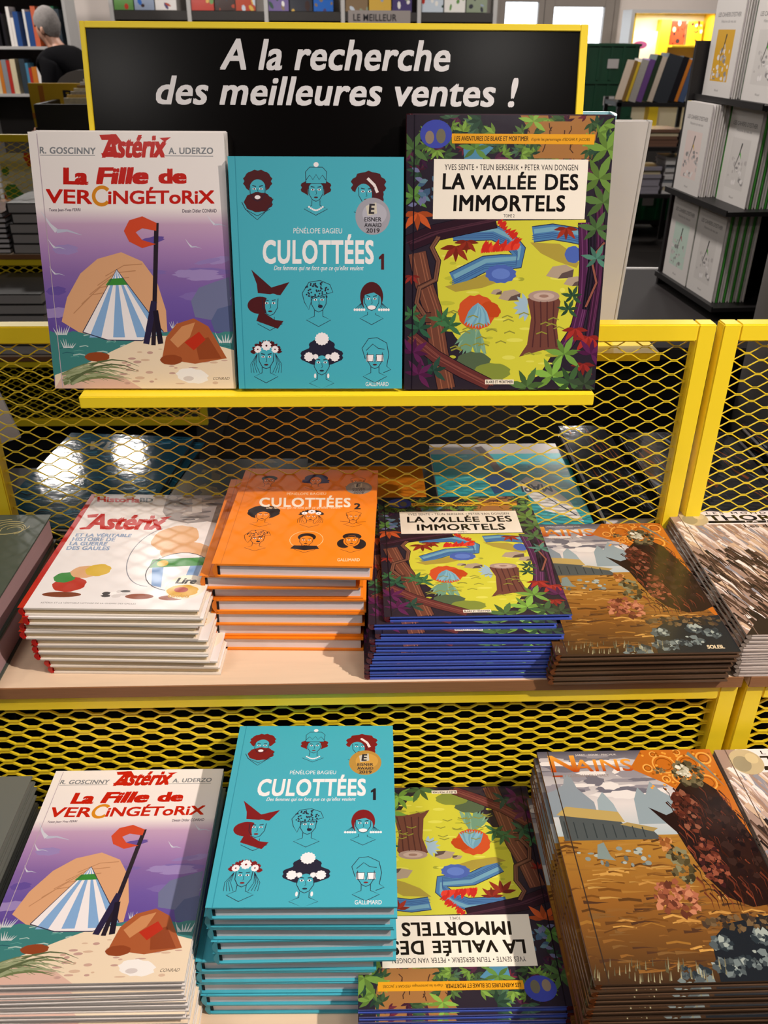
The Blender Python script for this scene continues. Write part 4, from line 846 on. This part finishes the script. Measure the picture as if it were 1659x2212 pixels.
# ------------------------------------------------------------------ shopper
def skin_mesh(name, verts, edges, m, sub=2):
    me = bpy.data.meshes.new(name); me.from_pydata([v[:3] for v in verts], edges, []); o = bpy.data.objects.new(name, me); COL.objects.link(o)
    md = o.modifiers.new('skin', 'SKIN'); md.use_smooth_shade = True
    for i, v in enumerate(verts): me.skin_vertices[0].data[i].radius = v[3]; me.skin_vertices[0].data[i].use_root = (i == 0)
    o.modifiers.new('sub', 'SUBSURF').levels = sub
    bpy.context.view_layer.update(); dg = bpy.context.evaluated_depsgraph_get()
    out = bpy.data.meshes.new_from_object(o.evaluated_get(dg)); out.name = name; bpy.data.objects.remove(o)
    out.materials.clear(); out.materials.append(m); return out
hp = py(104, 56, 7.5)
# local frame: +X is where the shopper faces (turned to the photo's left, slightly away), Z up
SKIN = mat('skin', 'c08f78', .5, noise=.06); NAVY = mat('navy_jacket', '07060a', .9, spec=.1, noise=.3, nscale=12, bump=.3, bscale=20); TROU = mat('dark_trousers', '22212a', .8, noise=.2); HAIR = mat('grey_hair', '8d8683', .85, noise=.55, nscale=60, bump=.6, bscale=120); SHOE = mat('dark_shoes', '1c1715', .5, noise=.2)
HZ = hp.z
per = add('person', None, loc=(hp.x+.05, 7.5, 0), rot=(0, 0, R(160)), label='grey-haired shopper in a dark navy jacket turned towards the left shelves', cat='person')
bv = [(-.02, 0, .95, (.14, .17)), (-.03, 0, 1.12, (.13, .16)), (-.04, 0, 1.28, (.14, .18)), (-.04, 0, HZ-.24, (.11, .16)), (.0, 0, HZ-.16, (.06, .06)), (.05, 0, HZ-.1, (.058, .056)), (.08, 0, HZ-.04, (.085, .07)), (.075, 0, HZ+.04, (.085, .072)), (.16, 0, HZ-.035, (.024, .03)),
      (-.05, .17, HZ-.25, (.075, .075)), (-.06, .24, HZ-.5, (.055, .055)), (.1, .22, HZ-.7, (.042, .042)), (.19, .18, HZ-.72, (.03, .04)),
      (-.05, -.17, HZ-.25, (.075, .075)), (-.06, -.24, HZ-.5, (.055, .055)), (.1, -.22, HZ-.7, (.042, .042)), (.19, -.18, HZ-.72, (.03, .04)),
      (.0, .1, .86, (.1, .1)), (.02, .11, .48, (.065, .065)), (0, .12, .08, (.045, .045)), (.12, .13, .04, (.035, .03)),
      (.0, -.1, .86, (.1, .1)), (.02, -.11, .48, (.065, .065)), (0, -.12, .08, (.045, .045)), (.12, -.13, .04, (.035, .03))]
be = [(0, 1), (1, 2), (2, 3), (3, 4), (4, 5), (5, 6), (6, 7), (6, 8), (3, 9), (9, 10), (10, 11), (11, 12), (3, 13), (13, 14), (14, 15), (15, 16), (0, 17), (17, 18), (18, 19), (19, 20), (0, 21), (21, 22), (22, 23), (23, 24)]
add('body', skin_mesh('body', bv, be, SKIN), per)
g = .025
jk = [(x, y, z, (a+g, b+g)) for x, y, z, (a, b) in bv[:4]]+[(.01, 0, HZ-.135, (.085, .088))]+[(x, y, z, (a+g, b+g)) for x, y, z, (a, b) in (bv[9], bv[10], bv[11], bv[13], bv[14], bv[15])]
add('jacket', skin_mesh('jacket', jk, [(0, 1), (1, 2), (2, 3), (3, 4), (3, 5), (5, 6), (6, 7), (3, 8), (8, 9), (9, 10)], NAVY), per)
tv = [(x, y, z, (a+.014, b+.014)) for x, y, z, (a, b) in (bv[0], bv[17], bv[18], bv[19], bv[21], bv[22], bv[23])]
add('trousers', skin_mesh('trousers', tv, [(0, 1), (1, 2), (2, 3), (0, 4), (4, 5), (5, 6)], TROU), per)
hv = []; hf = []; NU, NV = 20, 12                    # hair: cap over the crown, lower at the back, clear of the face
for a_i in range(NV+1):
    for b_i in range(NU):
        th = 2*math.pi*b_i/NU; lim = R(72+66*(.5-.5*math.cos(th))**.85); ph = lim*a_i/NV; k = 1+.02*math.sin(b_i*3+a_i*2)
        hv.append((.104*k*math.sin(ph)*math.cos(th), .088*k*math.sin(ph)*math.sin(th), .125*k*math.cos(ph)))
for a_i in range(NV):
    for b_i in range(NU): hf.append((a_i*NU+b_i, (a_i+1)*NU+b_i, (a_i+1)*NU+(b_i+1) % NU, a_i*NU+(b_i+1) % NU))
hm = bpy.data.meshes.new('hair'); hm.from_pydata(hv, [], hf); hm.materials.append(HAIR); hm.polygons.foreach_set('use_smooth', [True]*len(hf))
add('hair', hm, per, loc=(.068, 0, HZ+.01))
for s_ in (-1, 1):
    add('ear', MB().lathe([(.004, -.03), (.014, -.02), (.016, 0), (.014, .02), (.004, .03)], 10).mesh('ear', SKIN, 0, True), per, loc=(.06, s_*.076, HZ-.03))
    add('eye', MB().lathe([(.002, -.008), (.008, 0), (.002, .008)], 8).mesh('eye', ENDP), per, loc=(.157, s_*.03, HZ-.0))
    add('shoe', MB().prism([(-.08, -.045), (.14, -.04), (.19, 0), (.14, .04), (-.08, .045)], 0, .085, 'z').mesh('shoe', SHOE, .01), per, loc=(.02, s_*.125, 0))
    for fi in range(5):
        add('finger', skin_mesh('finger', [(0, 0, 0, (.009, .009)), (.03, 0, -.012, (.008, .008)), (.05, 0, -.03, (.007, .007))], [(0, 1), (1, 2)], SKIN, 1), per, loc=(.2-(.05 if fi == 4 else 0), s_*(.15+.018*fi if fi < 4 else .13), HZ-.725))

# ------------------------------------------------------------------ second stand's stock
K_TH = book_kind(.24, .3, .036, '3c3a3c', '2c2a2c', mat('grey_white_pages', 'b7b2b2', .8, noise=.15), None, .4)
K_BK = book_kind(.2, .29, .018, '1b191b', '141214', PAGES, art_simple(.2, .29, '5a2a22', 55, ['c9772c', '8a2a22', 'd8c9a8'], 20), .4)
p = pz(38, 545, ZM)
stack(K_TH, 5, ZS, (p.x, 3.262, 0), [(0, 0, 0), (.01, .0, 1), (-.006, .002, -.5)], 'thick dark book', 'on the far stand’s middle shelf', 'stock on the far stand')
stack(K_BK, 8, ZS, (p.x-.22, 3.262, 2), [(0, 0, 0), (.006, .002, 1), (.004, .003, -.5)], 'thin black book', 'on the far stand’s middle shelf', 'stock on the far stand')
p = pz(0, 748, ZL)
stack(K_TH, 6, ZS2, (p.x-.02, 2.93, 0), [(0, 0, 0), (.005, 0, .6), (-.004, .002, -.6)], 'thick dark book', 'on the far stand’s lower shelf', 'stock on the far stand')
for k in range(3):
    c = ['b7bcc6', 'd9d3d0', '9db3a0'][k]; K = book_kind(.22, .29, .014, c, c, PAGES, art_simple(.22, .29, c, 60+k, ['2c4f8c', 'b03426', '3f7f4a', 'e8e4e0'], 18), .3)
    m = Matrix.Rotation(R(80), 4, 'X'); m.translation = Vector((-1.46+k*.24, 3.75, ZS))
    put_book(K, m, f'spotted bright album behind the far stand’s mesh, {ORD[k]} from left', 'albums on the far stand’s rear shelf')

# ------------------------------------------------------------------ right side: counter, rack of white albums, column
GREYT = mat('dark_counter_top', '2c2828', .7, spec=.2, noise=.1); ctr = add('service_counter', None, loc=(1.3, 2.7, 0), rot=(0, 0, R(-2)), label='dark grey counter under the rack of white albums', cat='counter')
box('counter_top', (-.72, -.55, .83), (.6, .32, .865), GREYT, ctr, .003); box('edge_strip', (-.72, .321, .858), (.6, .332, .869), mat('white_trim', 'e8e4e2', .4), ctr); box('body', (-.68, -.5, 0), (.56, .3, .83), DKMETAL, ctr)
col = add('column', None, loc=(1.135, 2.0, 0), label='pale grey round column at the right edge', cat='column'); PALE = mat('pale_column', 'bdb6b2', .6, noise=.05)
add('shaft', MB().lathe([(.15, .02), (.15, ZC-.01)], 40).mesh('shaft', PALE, 0, True), col); add('foot_ring', MB().lathe([(.165, 0), (.165, .08), (.15, .085)], 40).mesh('foot_ring', DKMETAL), col)
# rack frame: u runs along the rack towards the viewer, w into the rack
A = Vector((1.022, 2.82, 0)); du = Vector((.07, -.9975, 0)); dw = Vector((.9975, .07, 0))
rk = add('album_rack', None, label='black three-row rack holding white albums at right', cat='rack')
RM = Matrix(((du.x, dw.x, 0, A.x), (du.y, dw.y, 0, A.y), (0, 0, 1, 0), (0, 0, 0, 1)))
rk.matrix_world = RM @ TR((0, 0, .866))
RK = mat('rack_black', '151213', .5, noise=.15)
rows = [(.039, 0.0), (.306, -.012), (.571, .03)]
box('side_panel', (-.03, -.004, 0), (-.015, .3, .715), RK, rk); box('side_panel', (.42, .13, 0), (.435, .3, .85), RK, rk); box('back_panel', (-.015, .285, 0), (.42, .3, .85), RK, rk)
for z, o in rows: box('rack_shelf', (-.015, o-.015, z-.012), (.42, .284, z), RK, rk); box('lip', (-.015, o-.02, z-.012), (.42, o-.016, z+.004), RK, rk)
def art_white(seed, box_c, accent):
    a = Art([(0, 0), (1000, 0), (1000, 1350), (0, 1350)], .18, .25); a.uv = True; a.rect(0, 1, 1, 0, 'dcd6d2'); a.uv = False; r = random.Random(seed)
    a.text('LES CAHIERS D’ESTHER', 120, 190, 900, 250, '6f6a6a', .02); a.text('Histoires de mes ans', 260, 290, 760, 330, '8a8484', .01)
    a.rect(200, 420, 800, 1130, box_c)
    for i in range(30): a.ell(r.uniform(230, 770), r.uniform(700, 1100), r.uniform(10, 45), r.uniform(8, 35), r.choice(['b9b2b0', 'cfc8c6', '8f8a8a', 'e6e0de']), 10, 0, .3)
    a.line([(540, 480), (500, 640), (420, 820), (470, 900)], 36, '2a2628', True); a.line([(520, 620), (580, 700)], 40, accent, True)
    a.text('Riad', 430, 1240, 560, 1270, '8a8484', .01); return a.mesh('cover_print', SATINP)
AW = [art_white(1, 'd9a52c', 'c8c0ba'), art_white(2, 'd2ccc8', '4fae3a'), art_white(3, 'e3cfc9', 'd9b53a'), art_white(4, 'c3d6c9', 'b5405a')]
GRN, YEL, RED, TEAL = '3f9a35', 'e0c41c', 'c02a3a', '5f9ab0'
def rack_stack(row, u0, w0, n, front, spines, which):
    z, o = rows[row]
    for k in range(n):
        K = book_kind(.18, .25, .0105, 'd6d0cc', spines[k % len(spines)], PAGES, front if k == 0 else None, .45)
        # cover faces -w: local x -> +u, local y -> up, local z -> -w
        m = RM @ TR((u0, w0+o+(k+1)*.0112, .866+z+.0005)) @ Matrix(((1, 0, 0, 0), (0, 0, -1, 0), (0, 1, 0, 0), (0, 0, 0, 1)))
        if k % 2: m = m @ TR((.18, 0, .0105)) @ Matrix.Rotation(math.pi, 4, 'Y')
        nm = 'front' if k == 0 else ORD[k]
        put_book(K, m, f'white album, {nm} one of the {which} pile in the black rack', 'white albums in the black rack')
rack_stack(0, .0, 0, 2, AW[3], [RED, 'd6d0cc'], 'lowest-row far'); rack_stack(0, .187, .002, 9, AW[1], [GRN, GRN], 'lowest-row near')
rack_stack(1, .0, 0, 6, AW[2], [YEL, 'd6d0cc', 'd6d0cc', 'd6d0cc', 'd6d0cc', GRN], 'middle-row far'); rack_stack(1, .2, .05, 7, AW[1], [GRN, GRN], 'middle-row near')
rack_stack(2, .0, 0, 5, AW[0], [TEAL, 'd6d0cc', 'd6d0cc', GRN], 'top-row far'); rack_stack(2, .2, .025, 6, AW[1], [GRN, GRN], 'top-row near')
# dark poster board left of the rack
pb = add('poster_board', None, loc=(1.3, 3.32, 0), label='tall black poster board between the trolley and the white albums', cat='board')
box('board', (0, 0, .05), (.25, .02, 1.505), RK, pb, .002); box('foot', (-.04, -.14, 0), (.3, .16, .05), DKMETAL, pb); box('picture', (.03, -.002, 1.24), (.23, 0, 1.48), mat('dim_poster', '2b211d', .4, noise=.8, nscale=14, c2='0f0c0c'), pb)

# ------------------------------------------------------------------ book trolley, crates
def crate(x, y, z, label, c, rz=0, W=.48, D=.36, H=.3):
    e = add('plastic_crate', None, loc=(x, y, z), rot=(0, 0, rz), label=label, cat='crate', group='green plastic crates'); m = mat('green_plastic_'+c, c, .45, noise=.1)
    w, d, t = W/2, D/2, .012
    box('bottom', (-w, -d, 0), (w, d, t), m, e); box('front_wall', (-w, -d, t), (w, -d+t, H-.02), m, e); box('rear_wall', (-w, d-t, t), (w, d, H-.02), m, e)
    box('end_wall', (-w, -d+t, t), (-w+t, d-t, H-.02), m, e); box('end_wall', (w-t, -d+t, t), (w, d-t, H-.02), m, e)
    mb = MB().box((-w-.012, -d-.012, H-.02), (w+.012, -d+t, H)).box((-w-.012, d-t, H-.02), (w+.012, d+.012, H)).box((-w-.012, -d+t, H-.02), (-w+t, d-t, H)).box((w-t, -d+t, H-.02), (w+.012, d-t, H)); add('rim', mb.mesh('rim', m), e)
    for k in range(5): box('rib', (-w+.02+k*(W-.06)/4, -d-.008, t), (-w+.04+k*(W-.06)/4, -d, H-.02), m, e)
    box('label_card', (-.03, -d-.011, H*.35), (.07, -d-.0085, H*.6), mat('card_grey', 'a8a2a0', .6), e)
    return e
pc = pz(1384, 508, 0); dol = add('dolly', None, loc=(pc.x, pc.y+.2, 0), label='low black wheeled dolly carrying the open green crate', cat='dolly')
box('deck', (-.3, -.22, .1), (.3, .22, .13), DKMETAL, dol)
for sx in (-.24, .24):
    for sy in (-.16, .16): add('wheel', MB().lathe([(.05, -.015), (.05, .015)], 16).mesh('wheel', DKMETAL), dol, loc=(sx, sy, .05), rot=(R(90), 0, 0))
crate(pc.x, pc.y+.2, .1305, 'open green crate with papers on the low dolly', '0b6a3c', 0, .52, .38, .36)
pm_ = add('paper_pile', None, loc=(pc.x+.04, pc.y+.2, .44), label='white papers lying on top of the open green crate', cat='paper')
box('sheets', (-.2, -.11, -.02), (.12, .1, .0), mat('white_sheets', 'd6d4d6', .7, noise=.1), pm_); box('sheets', (-.12, -.14, .0005), (.2, .08, .018), mat('white_sheets', 'd6d4d6', .7), pm_, rot=(0, 0, R(6)))
gx = (py(1272, 180, 8.8).x+py(1332, 180, 8.8).x)/2
for k in range(5): crate(gx, 8.8, k*.303, f'dark green crate in the tall stack beside the door, {ORD[k]} from the floor', '0a3a24', 0, .5, .38, .302)
# trolley of books
tx0, tx1 = py(1325, 300, 7.3).x, py(1500, 300, 7.3).x; z1_, z2_, z3_ = py(1400, 222, 7.3).z, py(1400, 318, 7.3).z, py(1400, 420, 7.3).z
tr_ = add('book_trolley', None, loc=(tx0, 7.3, 0), label='dark three-tier book trolley in front of the lit yellow niche', cat='trolley'); TW = tx1-tx0
for z in (z1_, z2_, z3_): box('tray', (0, 0, z-.03), (TW, .42, z), DKMETAL, tr_)
for sx in (0, TW-.03):
    for sy in (0, .39): box('post', (sx, sy, 0), (sx+.03, sy+.03, z1_+.02), DKMETAL, tr_)
r = random.Random(77); x = tx0+.03; i = 0
for c, t, h in (('8a6a3c', .03, .29), ('d9b53a', .025, .28), ('a8a29c', .06, .3), ('6d4a86', .05, .3), ('2c3a2c', .04, .33), ('c9b8a8', .045, .32), ('35383e', .12, .34), ('1d1b20', .05, .32), ('c9772c', .03, .3), ('4a5a7a', .05, .3), ('8a8d93', .06, .3)):
    small_book(upright_spine_out(x, 7.32, z1_+.012+.0*t, None, 13), (.2, h, t-.004), c, f'{CN.get(c, "dark")} book upright on the trolley’s top tray, {ORD[i]} from left', 'books on the trolley'); x += t; i += 1
for tier, zt_, piles in (('middle', z2_, (('a8a29c', 3, .03, .22), ('7a5a4a', 5, .026, .24), ('8a8d93', 4, .03, .2))), ('lower', z3_, (('8a6a5a', 3, .03, .2), ('a8a2ae', 7, .03, .17), ('e6e2e0', 10, .028, .2)))):
    x = tx0+.04
    for pi_, (c, n, t, wd) in enumerate(piles):
        for k in range(n):
            cc = c if k % 2 == 0 else r.choice(['8a8d93', 'd8c9a8', c, c])
            m = TR((x+.02*math.sin(k*2.1)*.3, 7.33+.004*math.sin(k*3), zt_+.001+k*t))
            small_book(m @ TR((wd, 0, 0)) @ Matrix.Rotation(R(90), 4, 'Z'), (.28, wd, t-.001), cc, f'flat book, {ORD[k]} from bottom, {["left", "middle", "right"][pi_]} pile, {tier} trolley tray', 'books on the trolley')
        x += wd+.03
# lit yellow niche
n0, n1 = py(1372, 28, 9.4), py(1532, 140, 9.4)
ni = add('lit_cabinet', None, loc=(n0.x, 9.4, 0), label='bright yellow lit wall cabinet with comics at upper right', cat='cabinet'); NW = n1.x-n0.x; YB_ = mat('niche_yellow', 'f2cc28', .5, noise=.05)
box('back_panel', (0, .3, .6), (NW, .32, n0.z), mat('niche_back', 'f4ecd2', .6, noise=.05), ni); box('side_panel', (-.03, 0, .6), (0, .32, n0.z+.03), STEEL, ni); box('side_panel', (NW, 0, .6), (NW+.03, .32, n0.z+.03), STEEL, ni)
box('yellow_side', (0, .02, .6), (.02, .3, n0.z), YB_, ni); box('yellow_side', (NW*.4, .16, .6), (NW*.52, .3, n0.z-.05), YB_, ni); box('yellow_side', (NW-.02, .02, .6), (NW, .3, n0.z), YB_, ni); box('top_board', (0, 0, n0.z), (NW, .32, n0.z+.03), STEEL, ni); box('base', (-.03, 0, 0), (NW+.03, .32, .6), DKSHELF, ni)
zsh = py(1480, 98, 9.5).z
box('shelf_board', (NW*.52, .04, zsh-.015), (NW-.02, .3, zsh), YB_, ni); box('shelf_board', (0.02, .04, zsh-.4), (NW-.02, .3, zsh-.385), YB_, ni)
nl = bpy.data.lights.new('cabinet_lamp', 'AREA'); nl.energy = 9; nl.color = (1, .93, .8); nl.size = NW*.8; nl.shape = 'RECTANGLE'; nl.size_y = .06
o = bpy.data.objects.new('cabinet_lamp', nl); COL.objects.link(o); o.location = (n0.x+NW/2, 9.46, n0.z-.01)
for k in range(4):
    c = ['a8432c', 'e0a52c'][k % 2]; K = book_kind(.15, .21, .012, c, c, PAGES, art_simple(.15, .21, c, 80+k, ['5a2a22', 'f0dca0', 'e8e4e0', '33282a'], 10), .4)
    m = Matrix.Rotation(R(84), 4, 'X'); m.translation = Vector((n0.x+NW*.54+(k % 2)*.17, 9.6, zsh+.001 if k < 2 else zsh-.384)); put_book(K, m, f'{["rust", "amber"][k % 2]} comic on the {"upper" if k < 2 else "lower"} shelf of the lit cabinet', 'comics in the lit cabinet')
ps = add('poster', None, loc=(n0.x+.06, 9.64, zsh-.38), label='white poster with small red and blue picture in the lit cabinet', cat='poster'); box('sheet', (0, 0, 0), (NW*.34, .006, .5), mat('poster_white', 'efeae2', .6), ps)
add('picture', MB().prism([(.03+.13*(.5+.5*math.cos(R(t)))*1.1, .38+.035*math.sin(R(t))) for t in range(0, 360, 20)], -.001, 0).mesh('picture', mat('poster_print', '2c4a9c', .5, noise=.9, nscale=30, c2='c0392b')), ps)
